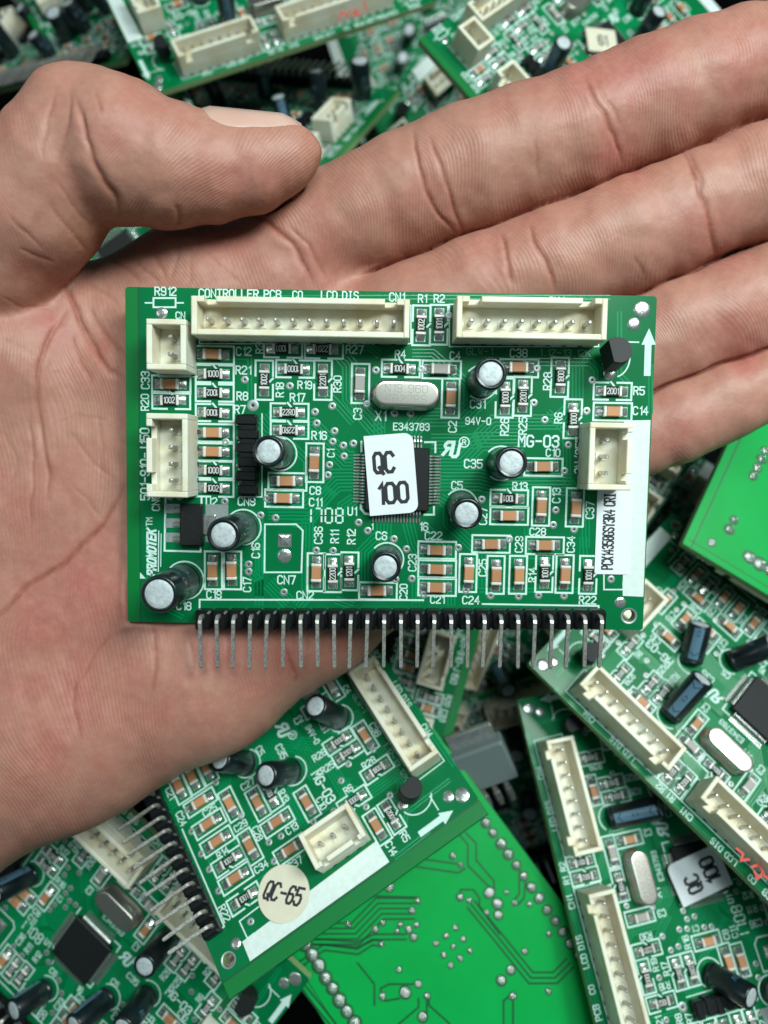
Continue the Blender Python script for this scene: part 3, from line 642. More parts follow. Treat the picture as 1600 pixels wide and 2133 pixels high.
# boards lying solder side up
def back_px(pose, px, py):
    q = unproj(px, py, -TH, Matrix(pose[0]), Vector(pose[1])); return (q.x, q.y)
BK_TR = [([(330,560),(550,560),(665,440),(830,440)], 5), ([(300,600),(400,600),(560,612),(640,575),(790,575)], 2), ([(240,740),(400,625),(560,645),(630,600),(660,605)], 2), ([(640,380),(850,388)], 1), ([(1045,90),(1085,135),(1085,235),(1190,340)], 1),
 ([(1075,80),(1125,130),(1125,210),(1210,310),(1210,350)], 1), ([(870,205),(1040,228)], 1), ([(830,240),(1040,270),(1070,250)], 1), ([(1100,420),(1240,590),(1385,770),(1500,770),(1570,700)], 3), ([(1040,385),(1050,350),(1110,350),(1140,390),(1140,430),(1235,560)], 1),
 ([(670,850),(670,820),(710,800),(830,800)], 1), ([(690,880),(760,868)], 1), ([(850,870),(850,910),(750,995)], 1), ([(890,880),(890,935)], 1), ([(1255,995),(1255,880),(1290,850)], 1), ([(1300,995),(1300,880)], 1),
 ([(215,745),(255,755),(450,1000)], 2), ([(1330,250),(1330,370),(1305,400)], 1), ([(1360,300),(1352,390),(1325,420)], 1), ([(560,700),(640,800),(640,900)], 1), ([(1000,990),(900,900),(900,860)], 1)]
BK_J = [(1010,190,.06),(1050,235,.05),(710,335,.07),(850,405,.05),(820,450,.06),(515,515,.05),(680,510,.045),(645,540,.055),(765,515,.05),(745,548,.05),(805,540,.06),(840,515,.05),(825,580,.06),(670,610,.05),(755,730,.05),(1045,385,.06),(1090,400,.05),
 (1185,365,.09),(1225,420,.09),(1270,360,.045),(1175,460,.05),(1230,470,.07),(1310,415,.05),(1375,420,.05),(1470,560,.05),(1355,645,.05),(1290,735,.07),(1245,785,.09),(1300,855,.06),(1470,835,.05),(785,840,.10),(850,800,.06),(680,860,.06),(890,855,.06),(870,955,.09)]
def solder_side(root, photo=None):
    z = -TH
    sh = MB(); sh.box((0, 0, z - .0012), (BW - .03, BH - .03, .0020), 'back'); obj('back_pour', sh, root)
    dk = MB(); zz = z - .0045; fl = Matrix.Identity(4)
    def rib(pts, w): dk.ribbon([P(*p) for p in pts], w * U, 0, 'dark', T=Matrix.Translation((0, 0, zz)))
    def pair(pts, n, pitch=13, w=5.2, raw=False):
        pp = [Vector(p) if raw else Vector(P(*p)) for p in pts]
        for k in range(n):
            off = (k - (n - 1) / 2) * pitch * U; Q = []
            for i in range(len(pp)):
                d1 = (pp[i] - pp[i - 1]).normalized() if i else (pp[1] - pp[0]).normalized()
                d2 = (pp[i + 1] - pp[i]).normalized() if i < len(pp) - 1 else d1
                nn = Vector((-d1.y, d1.x)) + Vector((-d2.y, d2.x)); nn.normalize(); nn /= max(.5, nn.dot(Vector((-d1.y, d1.x)))); Q.append(pp[i] + nn * off)
            dk.ribbon([tuple(q) for q in Q], w * U, 0, 'dark', T=Matrix.Translation((0, 0, zz)))
    gx, _ = P(289, 700); dk.ribbon([(gx, -BH / 2), (gx, BH / 2)], .03, 0, 'dark', T=Matrix.Translation((0, 0, zz)))
    dk.ribbon([(-BW/2+.1, BH / 2 - .16), (BW/2-.1, BH / 2 - .16)], .02, 0, 'dark', T=Matrix.Translation((0, 0, zz)))
    if photo:                     # tracks read off the photograph, laid on the board's own plane
        for pl, n_ in BK_TR:
            pair([(px_, py_) for px_, py_ in [back_px(photo, 500 + x / 2.286, 1700 + y / 2.286) for x, y in pl]], n_, raw=True)
    else:
        pair([(560,1000),(620,1000),(650,960),(700,960),(760,900),(760,860)], 5)
        pair([(480,900),(600,900),(640,850),(720,850)], 6); pair([(540,760),(640,760),(660,780),(740,780)], 6)
        pair([(700,1240),(700,1180),(740,1140),(740,1090)], 3); pair([(640,1250),(640,1180)], 3)
        pair([(900,1150),(930,1120),(930,830),(960,800),(1010,850)], 4); pair([(860,1160),(990,1160),(1010,1180),(1010,1250)], 2)
        pair([(1000,950),(1050,950),(1080,920),(1080,800)], 3); pair([(1100,1180),(1200,1080),(1200,950)], 4); pair([(400,1100),(470,1100),(540,1170)], 3)
        pair([(860,700),(900,740),(1000,740),(1040,700)], 2); pair([(620,1060),(680,1110),(680,1160)], 2)
    J = []
    for x in PINX: J.append((x, 1262, .085, .05))
    for i in range(12): J.append((448 + 33.6 * i, 672, .108, .075))
    for i in range(8): J.append((975 + 33.4 * i, 670, .10, .075))
    for i in range(4): J.append((368, 903 + 31.5 * i, .085, .06))
    for i in range(2): J.append((366, 715 + 31.5 * i, .085, .06))
    for i in range(3): J.append((1252, 920 + 31 * i, .09, .06))
    J += [(335, 650, .07, .03)]
    for x, y, h, r, l in ELCAP: J += [(x - 14, y, .075, .05), (x + 16, y + 4, .075, .05)]
    J += [(826, 1000, .045, .012)] + [(826 + 33 * i, 1000 + 33 * j, .045, .02) for i in (-1, 0, 1) for j in (-1, 0, 1) if i or j]
    J += [(830,824,.08,.05),(870,824,.08,.05),(1258,775,.07,.04),(1270,772,.06,.04),(1282,775,.07,.04),(720,940,.045,.012),(740,925,.045,.012),(700,1090,.045,.012),(900,1090,.045,.012),(930,1060,.05,.015),(760,1160,.045,.012),(1000,1120,.05,.015)]
    if photo:
        J = [j for j in J if j[3] > .055 or j[1] == 1262 or j[:2] == (335, 650)]
        J += [(q[0], q[1], r_, .03, 1) for x, y, r_ in BK_J for q in [back_px(photo, 500 + x / 2.286, 1700 + y / 2.286)]]
        J += [(826 + 33 * i, 1000 + 33 * j, .048, .025) for i in (-1, 0, 1) for j in (-1, 0, 1)]
    me1 = MB(); me1.lathe([(1, 0), (.95, .30), (.70, .62), (.44, .86), (.32, 1.15), (.26, 1.7), (.20, 2.0), (.02, 2.05)], 'joint', 18, cap0=False); me1.disc((0, 0), 1.38, .004, 'dark', 18); me1 = me1.mesh('solder_joint')
    J = J[-98:]
    for jj in J:
        x, y, r, h = jj[:4]; a, b = (x, y) if len(jj) > 4 else P(x, y)
        o = obj('solder_joint', me1, root, (a + R_.uniform(-.01, .01), b + R_.uniform(-.01, .01), z - .0043)); o.scale = (r * R_.uniform(.9, 1.15), r * R_.uniform(.9, 1.15), -h * R_.uniform(.8, 1.3))
    obj('back_trace_layer', dk, root)
Bb, bn = dup_board(POSES['Bk'], skip=('pin_header',)); solder_side(Bb, POSES['Bk'])
tag(Bb, 'face down board at the bottom centre, bright green with dark tracks', 'circuit board', GRP)
Eb, bn = dup_board(POSES['E']); solder_side(Eb)
tag(Eb, 'face down bright green board at the right edge below the little finger', 'circuit board', GRP)

# the lower layer of the heap, mostly in shade
def pose_at(px, py, z, rot, tilt=(-17, 0), flip=False):
    w = Vector((0, 0, D)) + ray(px, py) * (D - z)
    Rm = Matrix.Rotation(math.radians(tilt[1]), 3, 'Y') @ Matrix.Rotation(math.radians(-tilt[0]), 3, 'X') @ Matrix.Rotation(math.radians(rot), 3, 'Z')
    if flip: Rm = Rm @ Matrix.Rotation(math.pi, 3, 'Y')
    return ([list(r) for r in Rm], list(w))
LOW = [((930, 90), -15.5, 200, (-22, 0), 'dark board far down between the two top centre boards'),
       ((1085, 1500), -8.8, 75, (-20, 8), 'dark board deep in the gap below the held pins'),
       ((235, 520), -9.0, 35, (-10, 4), 'green board glimpsed through the gap between thumb and palm'),
       ((1050, 345), -13.0, 130, (-20, 3), 'dark board at the bottom of the heap left of the top right board'),
       ((1000, 1640), -8.6, 20, (-14, -5), 'dark board in the gap under the QC-65 board'),
       ((1330, 1240), -9.4, 60, (-16, 4), 'dark board beneath the little finger and the right face-down board'),
       ((60, 2000), -8.0, 10, (-12, 6), 'dark board under the lower left board')]
for (a, z, rot, tl, lb) in LOW:
    o, bn = dup_board(pose_at(a[0], a[1], z, rot, tl)); tag(o, lb, 'circuit board', GRP)

# a loose power transistor with tinned legs beside the face-down board
pr = bpy.data.objects.new('power_transistor', None); COL.objects.link(pr)
ps = pose_at(1005, 1590, -4.6, 24, (-20, 0)); pr.matrix_world = Matrix.Translation(ps[1]) @ Matrix(ps[0]).to_4x4()
b = MB(); b.box((0, 0, 0), (1.25, 1.05, .42), 'grey', .05); b.box((0, .62, -.1), (1.05, .5, .12), 'solder', .02); obj('case', b, pr)
for k in (-1, 0, 1):
    b = MB(); b.box((.28 * k, -.85, -.05), (.11, .80, .07), 'tin', .01); b.box((.28 * k, -1.0, -.05), (.15, .30, .10), 'solder', .03); obj('leg', b, pr)
tag(pr, 'grey power transistor with three tinned legs in the gap beside the QC-65 board', 'transistor')
# bench under everything, coloured near black as painted shade between the boards
fb = MB(); nx = 24; S = 60
vs = [(-S + 2 * S * i / nx, -S + 2 * S * j / nx, 0) for j in range(nx + 1) for i in range(nx + 1)]
fb.add(vs, [(j * (nx + 1) + i, j * (nx + 1) + i + 1, (j + 1) * (nx + 1) + i + 1, (j + 1) * (nx + 1) + i) for j in range(nx) for i in range(nx)], 'floor')
fo = obj('table', fb); fo.location = (0, 0, -13.2); fo.rotation_euler = (math.radians(-16), 0, 0); tag(fo, kind='structure')

# ------------------------------------------------------------------ the hand: a smooth union of tapered limbs, meshed, creased
def W3(px, py, z): q = Vector((0, 0, D)) + ray(px, py) * (D - z); return (q.x, q.y, q.z)
def chain(pts): return [(np.array(W3(a[0], a[1], a[2])), np.array(W3(b[0], b[1], b[2])), a[3], b[3]) for a, b in zip(pts, pts[1:])]
INDEX = chain([(560,560,-1.75,1.10),(640,500,-1.45,1.06),(760,446,-1.20,.965),(850,404,-1.10,1.0),(915,376,-1.02,.985),(985,350,-.98,1.03),(1100,312,-.92,1.02),(1190,280,-.86,.99),(1262,249,-.83,.94),(1350,212,-.80,.985),(1450,172,-.78,.95),(1550,135,-.78,.88),(1640,108,-.8,.78)])
MIDDLE = chain([(700,760,-1.9,1.05),(850,678,-1.5,1.05),(980,618,-1.36,1.0),(1090,572,-1.26,.95),(1160,545,-1.22,.985),(1290,497,-1.16,.975),(1390,458,-1.12,.93),(1455,428,-1.1,.90),(1560,385,-1.1,.94),(1700,325,-1.1,.86)])
RING = chain([(820,960,-2.0,1.0),(1000,868,-1.8,.98),(1150,800,-1.70,.96),(1280,745,-1.62,.95),(1400,690,-1.56,.93),(1500,655,-1.52,.91),(1600,620,-1.5,.93),(1720,580,-1.4,.84)])
PINKY = chain([(900,1110,-2.1,.98),(1050,1040,-1.95,.88),(1200,965,-1.75,.78),(1320,908,-1.6,.75),(1400,880,-1.52,.73),(1500,840,-1.5,.72),(1600,795,-1.5,.64),(1660,770,-1.5,.5)])
THUMB = chain([(-120,640,-.9,1.30),(-24,524,-.35,1.14),(66,432,.05,1.02),(126,352,.22,.95),(172,276,.30,.90)])
THUMB2 = chain([(182,282,.30,.90),(245,316,.30,1.05),(345,345,.22,.925),(440,354,.12,.76),(520,350,.06,.66),(585,330,.03,.545),(622,318,.02,.36)])
PALM = chain([(570,590,-1.75,1.12),(420,620,-1.8,1.22),(300,680,-1.85,1.15)]) + chain([(620,600,-1.75,1.1),(330,800,-1.95,1.5),(60,1000,-2.0,1.7)]) + \
 chain([(800,720,-1.85,1.1),(480,900,-2.0,1.6),(60,1150,-2.1,1.75)]) + chain([(900,900,-1.95,1.1),(560,1060,-2.0,1.55),(100,1330,-2.1,1.85)]) + \
 chain([(980,1060,-2.0,.96),(800,1150,-1.85,1.14),(640,1250,-1.82,1.32),(420,1385,-1.8,1.5),(150,1500,-1.85,1.72),(-150,1640,-1.9,1.8),(-500,1760,-1.9,1.85)]) + \
 chain([(-420,1150,-1.8,1.9),(-150,900,-1.5,1.75),(60,760,-1.35,1.30),(150,690,-1.45,.95)]) + chain([(-500,1200,-1.9,2.0),(-200,1250,-2.0,2.0)]) + \
 chain([(-120,640,-.9,1.35),(-200,900,-1.4,1.7)]) + chain([(310,655,-1.9,.95),(170,690,-1.75,.90),(20,720,-1.7,1.1)])
def cap_d(Q, prims, k):
    d = None
    for a, b, ra, rb in prims:
        ab = (b - a).astype(np.float32); L2 = float(ab @ ab) + 1e-9; pa = Q - a.astype(np.float32)
        t = np.clip(pa @ ab / L2, 0, 1); e = pa - t[:, None] * ab
        di = np.sqrt((e * e).sum(1)) - (ra + (rb - ra) * t)
        if d is None: d = di
        else:
            h = np.clip(.5 + .5 * (d - di) / k, 0, 1); d = d + (di - d) * h - k * h * (1 - h)
    return d
def smin(a, b, k):
    h = np.clip(.5 + .5 * (a - b) / k, 0, 1); return a + (b - a) * h - k * h * (1 - h)
HRn = np.array(HR, dtype=np.float32); HTn = np.array(HT, dtype=np.float32)
def sdf(Q, parts=False):
    Q = Q.astype(np.float32)
    p = cap_d(Q, PALM, .45)
    th0 = cap_d(Q, THUMB, .2); th2 = cap_d(Q, THUMB2, .12)
    fs = [cap_d(Q, f, .10) for f in (INDEX, MIDDLE, RING, PINKY)]
    d = None
    for f, kk in zip(fs, (.38, .45, .45, .5)):
        g = smin(p, f, kk); d = g if d is None else smin(d, g, .12)
    t = smin(smin(p, th0, .30), th2, .16)          # thumb joins the palm, its tip only touches the finger
    tt = smin(th0, th2, .17)
    d = smin(d, smin(p, th0, .28), .05); d = smin(d, tt, .10)
    # pressed flat by the board it carries
    L = (Q - HTn) @ HRn
    qx = np.abs(L[:, 0]) - (BW / 2 + .02); qy = np.abs(L[:, 1]) - (BH / 2 + .02); qz = -(L[:, 2] + TH + .012)
    box = np.maximum(np.maximum(qx, qy), qz)
    k = .06; h = np.clip(.5 - .5 * (-box - d) / k, 0, 1)
    d = d * h + (-box) * (1 - h) + k * h * (1 - h) if False else np.maximum(d, -box)
    return (d, fs, p, th0, th2) if parts else d
def sdf_big(Q):
    return np.concatenate([sdf(Q[i:i + 400000]) for i in range(0, len(Q), 400000)])
def surface_nets(lo, hi, h):
    n = np.ceil((hi - lo) / h).astype(int) + 1
    ax = [lo[i] + h * np.arange(n[i]) for i in range(3)]
    g = np.stack(np.meshgrid(*ax, indexing='ij'), -1).reshape(-1, 3).astype(np.float32)
    # coarse field first, then the exact field only near the surface
    hc = h * 4; nc = np.ceil((hi - lo) / hc).astype(int) + 2
    gc = np.stack(np.meshgrid(*[lo[i] + hc * np.arange(nc[i]) for i in range(3)], indexing='ij'), -1).reshape(-1, 3).astype(np.float32)
    vc = sdf_big(gc).reshape(nc); ri = [np.minimum((np.arange(n[i]) + 2) // 4, nc[i] - 1) for i in range(3)]
    v = vc[np.ix_(*ri)].reshape(-1).copy(); near = np.abs(v) < hc * 1.25
    v[near] = sdf_big(g[near]); v = v.reshape(n)
    s = v < 0
    cell = np.zeros(n - 1, int); acc = np.zeros((*(n - 1), 3)); cnt = np.zeros(n - 1)
    c = [(i, j, k) for i in (0, 1) for j in (0, 1) for k in (0, 1)]
    sl = lambda o: tuple(slice(o[i], n[i] - 1 + o[i]) for i in range(3))
    for a in c:
        for d in range(3):
            if a[d]: continue
            b = list(a); b[d] = 1; va, vb = v[sl(a)], v[sl(b)]
            m = (va < 0) != (vb < 0); t = np.where(m, va / np.where(m, va - vb, 1), 0)
            pt = np.zeros((*(n - 1), 3)) + np.array(a); pt[..., d] = t
            acc += pt * m[..., None]; cnt += m
    act = cnt > 0; idx = -np.ones(n - 1, int); idx[act] = np.arange(act.sum())
    base = np.stack(np.nonzero(act), -1); V = lo + h * (base + acc[act] / cnt[act][:, None])
    Fs = []
    for d in range(3):
        o = [0, 0, 0]; o[d] = 1; e, f = [(1, 2), (2, 0), (0, 1)][d]
        A = s[:-1, :, :] if d == 0 else s[:, :-1, :] if d == 1 else s[:, :, :-1]
        Bq = s[1:, :, :] if d == 0 else s[:, 1:, :] if d == 1 else s[:, :, 1:]
        I = np.stack(np.nonzero(A != Bq), -1); I = I[(I[:, e] > 0) & (I[:, f] > 0) & (I[:, e] < n[e] - 1) & (I[:, f] < n[f] - 1)]
        q = []
        for de, df in ((-1, -1), (0, -1), (0, 0), (-1, 0)):
            J = I.copy(); J[:, e] += de; J[:, f] += df; q.append(idx[J[:, 0], J[:, 1], J[:, 2]])
        q = np.stack(q, -1); inn = A[I[:, 0], I[:, 1], I[:, 2]]
        q[~inn] = q[~inn][:, ::-1]; Fs.append(q)
    Fq = np.concatenate(Fs); return V, Fq[(Fq >= 0).all(1)]
def to_mesh(name, V, Fq):
    me = bpy.data.meshes.new(name); me.vertices.add(len(V)); me.vertices.foreach_set('co', V.astype(np.float32).ravel())
    me.loops.add(Fq.size); me.loops.foreach_set('vertex_index', Fq.astype(np.int32).ravel())
    me.polygons.add(len(Fq)); me.polygons.foreach_set('loop_start', np.arange(0, Fq.size, 4, dtype=np.int32))
    me.update(calc_edges=True); return me
def subdivide(V, Fq, lv):
    me = to_mesh('tmp', V, Fq); o = bpy.data.objects.new('tmp', me); COL.objects.link(o)
    md = o.modifiers.new('s', 'SUBSURF'); md.levels = lv; md.render_levels = lv
    e = o.evaluated_get(bpy.context.evaluated_depsgraph_get()).to_mesh()
    V2 = np.empty(len(e.vertices) * 3, np.float32); e.vertices.foreach_get('co', V2)
    F2 = np.empty(len(e.loops), np.int32); e.loops.foreach_get('vertex_index', F2)
    bpy.data.objects.remove(o); bpy.data.meshes.remove(me); return V2.reshape(-1, 3), F2.reshape(-1, 4)
def grad(V, e=.012):
    return np.stack([(sdf_big(V + np.eye(3, dtype=np.float32)[i] * e) - sdf_big(V - np.eye(3, dtype=np.float32)[i] * e)) / (2 * e) for i in range(3)], -1)
def normals(V, Fq):
    N = np.zeros_like(V); a, b, c, d = (V[Fq[:, i]] for i in range(4)); n = np.cross(c - a, d - b)
    for i in range(4): np.add.at(N, Fq[:, i], n)
    return N / (np.linalg.norm(N, axis=1, keepdims=True) + 1e-9)
V, Fq = surface_nets(np.array([-8.6, -8.2, -4.3]), np.array([8.6, 9.4, 1.7]), .055)
g = grad(V); V = V - sdf_big(V)[:, None] * g / (np.linalg.norm(g, axis=1, keepdims=True) ** 2 + .05)
V, Fq = subdivide(V, Fq, 1)
N = normals(V, Fq)
def proj(V):
    d = D - V[:, 2]; return 800 + F * V[:, 0] / d, 1066.5 - F * V[:, 1] / d
PX, PY = proj(V)
rng = np.random.default_rng(3)
def vnoise(x, y, seed):
    """smooth value noise"""
    r = np.random.default_rng(seed).random((64, 64)); xi = np.floor(x).astype(int); yi = np.floor(y).astype(int); fx = x - xi; fy = y - yi
    fx = fx * fx * (3 - 2 * fx); fy = fy * fy * (3 - 2 * fy); a = r[xi % 64, yi % 64]; b = r[(xi + 1) % 64, yi % 64]; c = r[xi % 64, (yi + 1) % 64]; d = r[(xi + 1) % 64, (yi + 1) % 64]
    return (a * (1 - fx) + b * fx) * (1 - fy) + (c * (1 - fx) + d * fx) * fy
# creases: (depth cm, half width px, redness, points in photo pixels on the skin)
CR = [
 (.10,7,.9,[(128,590),(144,610),(166,671),(201,732),(227,772),(254,785)]), (.07,6,.6,[(136,650),(112,690),(83,750),(78,837),(96,969),(104,1040)]), (.035,4,.5,[(62,860),(66,940),(70,1020),(60,1100)]),
 (.075,6,.9,[(262,1012),(236,1055),(212,1096),(165,1140),(133,1170),(90,1200),(53,1228),(0,1280),(-40,1310)]), (.030,6,.7,[(320,1300),(322,1380),(316,1450)]), (.022,5,.8,[(598,1348),(606,1380),(618,1408),(612,1430)]),
 (.030,5,.6,[(160,1400),(150,1470),(170,1540)]), (.022,5,.5,[(232,1320),(190,1380),(160,1420)]), (.028,5,.3,[(395,1330),(400,1380),(392,1430)]), (.02,4,.5,[(470,1310),(478,1360),(470,1400)]),
 (.10,8,.7,[(160,205),(172,235),(177,290),(196,335),(215,372),(240,415),(250,455)]), (.035,6,.3,[(145,180),(140,240),(128,300),(120,360)]), (.030,5,.3,[(110,200),(95,260),(90,330)]), (.03,5,.2,[(196,190),(212,235)]),
 (.045,6,.4,[(366,425),(372,445),(372,470)]), (.02,5,.3,[(295,440),(300,462)]), (.03,5,.3,[(103,430),(118,452),(150,485),(178,520)]), (.03,5,.3,[(40,520),(72,535),(112,548)]), (.028,4,.2,[(20,450),(60,490),(90,520)]), (.02,4,.2,[(120,380),(150,430),(190,470)]),
 (.060,5,1,[(862,272),(866,300),(874,345),(884,390),(900,425),(922,455),(946,482)]), (.050,5,.9,[(898,285),(912,325),(930,370),(940,410),(948,445),(962,482)]), (.018,5,.4,[(1115,290),(1124,330),(1120,370)]),
 (.060,5,1,[(1222,162),(1236,195),(1252,228),(1268,258),(1281,285),(1290,318),(1292,340)]), (.03,5,.5,[(1238,160),(1256,192),(1275,225),(1290,262)]),
 (.060,5,.9,[(1044,486),(1052,530),(1058,560),(1066,592)]), (.060,5,1,[(1104,472),(1112,500),(1126,530),(1150,576),(1156,600)]), (.02,5,.4,[(1322,535),(1334,552),(1342,572)]),
 (.055,6,1,[(1424,322),(1438,350),(1450,380),(1470,420),(1478,460),(1484,505),(1490,535)]), (.03,5,.6,[(1436,322),(1455,365),(1462,395)]),
 (.070,7,.9,[(530,446),(556,462),(582,484),(606,508),(626,535),(640,562),(652,590)]), (.03,5,.6,[(600,470),(640,510),(664,548),(690,590)]), (.035,5,.3,[(319,526),(334,556),(346,586)]), (.030,5,.2,[(374,508),(366,540),(350,585)]), (.02,4,.2,[(400,500),(398,540),(392,590)]),
 (.03,5,.3,[(282,540),(300,565),(330,590)]), (.03,5,.2,[(230,540),(262,560),(290,590)]), (.03,5,.2,[(180,590),(215,610),(250,640)]), (.025,4,.2,[(420,515),(470,560),(500,590)]),
 (.05,7,.5,[(182,640),(214,690),(240,722),(262,736)]), (.035,6,.3,[(150,700),(170,760),(190,800)]), (.02,4,.2,[(200,860),(215,930),(205,990)]), (.02,4,.2,[(150,900),(190,960),(240,1000)]), (.02,4,.2,[(10,900),(40,960),(20,1010)]), (.02,4,.2,[(150,1010),(190,1050),(215,1085)]),
 (.02,4,.2,[(120,880),(160,860),(220,880)]), (.02,4,.3,[(0,700),(40,720),(80,740)]), (.02,4,.3,[(0,620),(50,640),(110,640)])]
up = N[:, 2] > .02
disp = np.zeros(len(V)); crs = np.zeros(len(V))
for dep, hw, red, pts in CR:
    pts = np.array(pts, float); bb = (PX > pts[:, 0].min() - 40) & (PX < pts[:, 0].max() + 40) & (PY > pts[:, 1].min() - 40) & (PY < pts[:, 1].max() + 40) & up
    ii = np.nonzero(bb)[0]
    if not len(ii): continue
    x = PX[ii] + (vnoise(PX[ii] / 34, PY[ii] / 34, 5) - .5) * 8; y = PY[ii] + (vnoise(PX[ii] / 34, PY[ii] / 34, 6) - .5) * 8
    best = np.full(len(ii), 1e9); tt = np.zeros(len(ii)); L = np.r_[0, np.cumsum(np.linalg.norm(np.diff(pts, axis=0), axis=1))]
    for k in range(len(pts) - 1):
        a, b = pts[k], pts[k + 1]; ab = b - a; t = np.clip(((x - a[0]) * ab[0] + (y - a[1]) * ab[1]) / (ab @ ab), 0, 1)
        d = np.hypot(x - a[0] - t * ab[0], y - a[1] - t * ab[1]); m = d < best; best[m] = d[m]; tt[m] = (L[k] + t[m] * np.linalg.norm(ab)) / L[-1]
    w = np.clip(np.minimum(tt, 1 - tt) * 5 + .25, 0, 1)
    dep *= .50; hw = hw * .70; disp[ii] -= dep * w * (np.exp(-(best / hw) ** 2) * .75 + .25 * np.exp(-(best / (hw * 2.6)) ** 2)) - dep * .10 * w * np.exp(-((best - hw * 3.2) / (hw * 1.6)) ** 2)
    crs[ii] = np.maximum(crs[ii], red * w * np.exp(-(best / (hw * 1.15)) ** 2))
# the fold where two fingers press together, its shade painted into the skin colour
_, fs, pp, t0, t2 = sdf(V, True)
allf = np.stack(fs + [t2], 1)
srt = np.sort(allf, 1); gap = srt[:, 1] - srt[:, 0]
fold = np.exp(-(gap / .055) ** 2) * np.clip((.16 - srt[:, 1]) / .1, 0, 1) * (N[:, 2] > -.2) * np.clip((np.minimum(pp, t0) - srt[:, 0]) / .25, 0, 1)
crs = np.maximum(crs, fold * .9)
# low lumps of flesh
disp += (vnoise(PX / 70 + 9, PY / 70 + 4, 8) - .5) * .05 + (vnoise(PX / 27 + 3, PY / 31 + 1, 9) - .5) * .022
Lb = (V - HTn) @ HRn; db = np.maximum(np.abs(Lb[:, 0]) - BW / 2, np.abs(Lb[:, 1]) - BH / 2)
disp += .055 * np.exp(-((db - .10) / .09) ** 2) * np.exp(-((Lb[:, 2] + TH) / .15) ** 2) * (db > 0)
near_board = np.abs(((V - HTn) @ HRn)[:, 2] + TH) < .06
Ll = (V - HTn) @ HRn; under = (np.abs(Ll[:, 0]) < BW / 2 + .01) & (np.abs(Ll[:, 1]) < BH / 2 + .01)
disp[under] = np.minimum(disp[under], 0)
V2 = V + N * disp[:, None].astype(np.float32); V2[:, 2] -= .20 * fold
hand = to_mesh('person', V2, Fq); hand.polygons.foreach_set('use_smooth', np.ones(len(Fq), bool))
# per-vertex skin data: ridge phase and strength, blush, crease pigment with painted fold shade, back-of-hand tone
dirs = [(.92, -.39), (.91, -.41), (.92, -.40), (.90, -.43), (-.92, -.2)]
who = allf.argmin(1); fd = allf.min(1)
ph = np.zeros(len(V)); per = 8.2
for k, (ux, uy) in enumerate(dirs):
    m = who == k; al = PX * ux + PY * uy; ac = -PX * uy + PY * ux
    wv = 26 * np.sin(ac / 58 + k) + 34 * (vnoise(PX / 120 + k * 7, PY / 120, 12) - .5) * 2
    ph[m] = (al * 1.0 + wv + .0009 * (ac - np.median(ac[m])) ** 2)[m] if m.any() else 0
palm_ph = PX * .98 - PY * .10 + 50 * np.sin(PY / 210 + .4) + 60 * (vnoise(PX / 170, PY / 170, 13) - .5) + np.where(PY > 1250, -.28 * (PY - 1250), 0)
isf = fd < np.minimum(pp, t0) - .02
ph = np.where(isf, ph, palm_ph) * 2 * np.pi / per
amp = np.clip(np.abs(fd - np.minimum(pp, t0)) / .12, 0, 1) * np.clip((N[:, 2] - .05) / .3, 0, 1) * np.clip(vnoise(PX / 75, PY / 75, 14) * 2.0 - .35, .12, 1.1) * np.where((t0 < allf.min(1)) & (t0 < pp), .45, 1)
amp *= 1 - np.clip(crs * 1.4, 0, .9)
BL = [(1290,330,60,.7),(1180,130,90,.55),(1330,140,100,.8),(1560,120,90,.5),(880,430,70,.45),(680,520,80,.5),(1480,500,70,.8),(1130,520,60,.5),(560,440,60,.4),(480,520,80,.5),(420,370,70,.55),(560,370,60,.4),(1520,690,60,.7),(1560,755,34,.9),(1400,900,60,.45),(1430,850,60,.3),
 (120,690,60,.7),(230,770,60,.5),(130,960,60,.4),(150,1190,110,.7),(60,1330,110,.6),(230,1300,80,.5),(600,1380,40,.9),(470,1340,60,.6),(100,1530,110,.5),(560,1330,50,.6),(700,1340,50,.5),(200,1450,90,.4),(60,560,60,.3),(250,250,70,.35),(1000,540,60,.4),(360,1470,90,.35),(30,1050,60,.4)]
red = np.zeros(len(V))
for x, y, r, a in BL: red += a * np.exp(-(((PX - x) ** 2 + (PY - y) ** 2) / r ** 2))
red = np.clip(red * .75 + (vnoise(PX / 55, PY / 55, 21) - .5) * .45 + (vnoise(PX / 22, PY / 22, 22) - .5) * .2, 0, 1)
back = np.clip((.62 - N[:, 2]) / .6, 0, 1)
for nm, arr in (('ridge_phase', ph), ('ridge_amp', amp), ('blush', red), ('crease_and_shade', crs), ('dorsal', back)):
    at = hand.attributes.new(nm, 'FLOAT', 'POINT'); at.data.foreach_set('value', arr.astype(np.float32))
sk = bpy.data.materials.new('skin'); sk.use_nodes = True; nt = sk.node_tree; pb = nt.nodes['Principled BSDF']
def node(t, **k):
    n = nt.nodes.new(t)
    for a, b in k.items(): setattr(n, a, b)
    return n
def attr(nm): a = node('ShaderNodeAttribute'); a.attribute_name = nm; return a.outputs['Fac']
def mixc(f, a, b):
    m = node('ShaderNodeMix'); m.data_type = 'RGBA'
    for s_, v in (('Factor', f), ('A', a), ('B', b)):
        if isinstance(v, (tuple, float)): m.inputs[s_].default_value = v if isinstance(v, float) else (*v, 1)
        else: nt.links.new(v, m.inputs[s_])
    return m.outputs['Result']
def math_(op, a, b=None):
    m = node('ShaderNodeMath'); m.operation = op
    for i, v in enumerate((a, b)):
        if v is None: continue
        if isinstance(v, (int, float)): m.inputs[i].default_value = v
        else: nt.links.new(v, m.inputs[i])
    return m.outputs[0]
tc = node('ShaderNodeTexCoord')
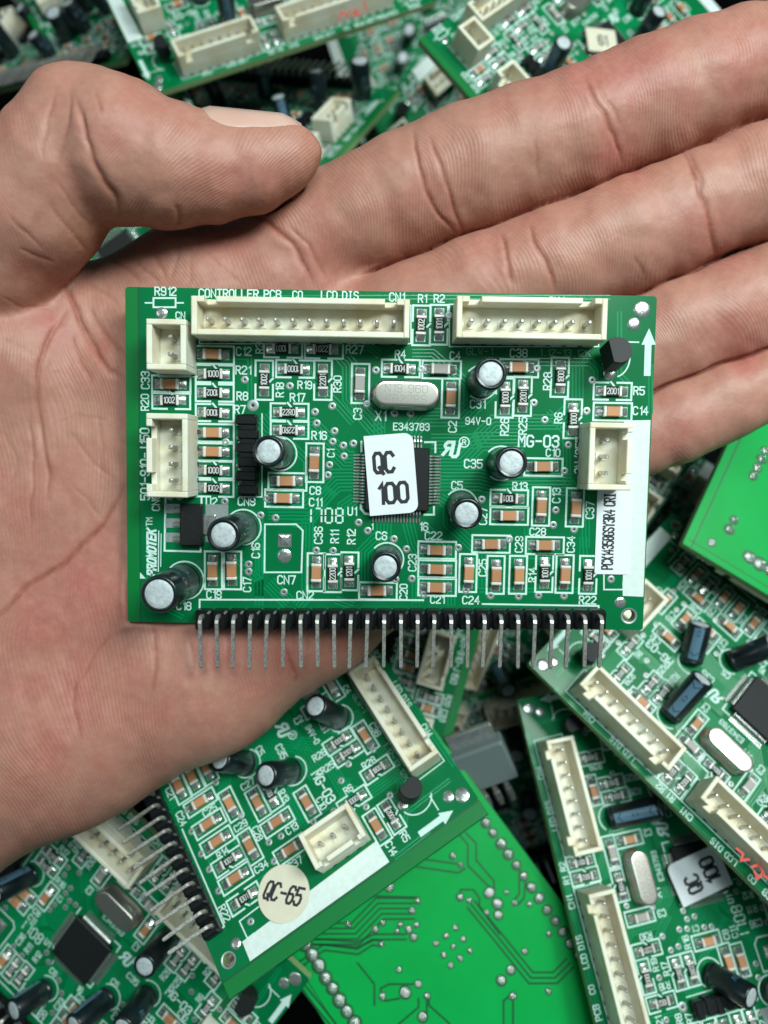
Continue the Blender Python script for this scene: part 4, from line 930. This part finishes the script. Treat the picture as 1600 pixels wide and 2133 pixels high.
def noise(sc, det=4):
    n = node('ShaderNodeTexNoise'); n.inputs['Scale'].default_value = sc; n.inputs['Detail'].default_value = det; nt.links.new(tc.outputs['Object'], n.inputs['Vector']); return n.outputs['Fac']
c0 = mixc(attr('blush'), (0.435, 0.203, 0.152), (0.40, 0.102, 0.088))
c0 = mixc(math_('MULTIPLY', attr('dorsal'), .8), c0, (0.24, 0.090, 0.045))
c0 = mixc(math_('MULTIPLY', attr('crease_and_shade'), .80), c0, (0.26, 0.055, 0.030))
fine = math_('MULTIPLY', math_('SUBTRACT', noise(9, 6), .38), .55)
c0 = mixc(fine, c0, (0.62, 0.37, 0.27))
c0 = mixc(math_('MULTIPLY', math_('MAXIMUM', math_('SUBTRACT', noise(1.6, 3), .5), 0.0), 1.6), c0, (0.40, 0.150, 0.105))
wave = math_('SINE', attr('ridge_phase')); rid = math_('MULTIPLY', wave, attr('ridge_amp'))
c0 = mixc(math_('MULTIPLY', math_('SUBTRACT', .0, rid), .20), c0, (0.36, 0.13, 0.09))
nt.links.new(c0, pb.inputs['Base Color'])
pb.inputs['Roughness'].default_value = .50; pb.inputs['Specular IOR Level'].default_value = .42
pb.inputs['Subsurface Weight'].default_value = .22; pb.inputs['Subsurface Radius'].default_value = (.22, .09, .05); pb.inputs['Subsurface Scale'].default_value = 1.0
vor = node('ShaderNodeTexVoronoi'); vor.feature = 'DISTANCE_TO_EDGE'; vor.inputs['Scale'].default_value = 7.5; nt.links.new(tc.outputs['Object'], vor.inputs['Vector'])
cr_ = math_('MINIMUM', math_('MULTIPLY', vor.outputs['Distance'], 6.0), .35)
hgt = math_('ADD', math_('MULTIPLY', rid, .17), math_('ADD', math_('MULTIPLY', noise(14, 6), .9), math_('MULTIPLY', cr_, .22)))
bp = node('ShaderNodeBump'); bp.inputs['Strength'].default_value = .5; bp.inputs['Distance'].default_value = .012
nt.links.new(hgt, bp.inputs['Height']); nt.links.new(bp.outputs[0], pb.inputs['Normal'])
hand.materials.append(sk)
ho_ = bpy.data.objects.new('person', hand); COL.objects.link(ho_)
tag(ho_, 'bare open left hand, palm up, thumb on the index finger, carrying the board', 'person')
# thumb nail: a thin curved plate on the far side of the thumb tip
nl = MB(); A0 = Vector(W3(430, 352, .12)); A1 = Vector(W3(616, 322, .02)); ax = (A1 - A0).normalized(); upv = Vector((0.10, .90, .30)); upv = (upv - ax * upv.dot(ax)).normalized(); sd = ax.cross(upv)
rs = []
for i in range(13):
    u = i / 12; c = A0.lerp(A1, u * 1.12); r = .90 - .36 * u; half = .95
    rs.append([tuple(c + (upv * math.cos(a) + sd * math.sin(a)) * (r + th - .16 * (a / .95) ** 2 - .10 * max(0, .15 - u) / .15 - .12 * max(0, u - .85) / .15)) for th in (0, -.05) for a in ([(-half + 2 * half * j / 12) for j in range(13)] if th == 0 else [(half - 2 * half * j / 12) for j in range(13)])])
nl.mats = []; M['nail'] = mat('nail', (0.60, 0.36, 0.29), .28, coat=.5, noise=(3, .4, (.66, .48, .42)), bump=(12, .1))
nl.rings(rs, 'nail', True, True)
no = obj('thumb_nail', nl, ho_)
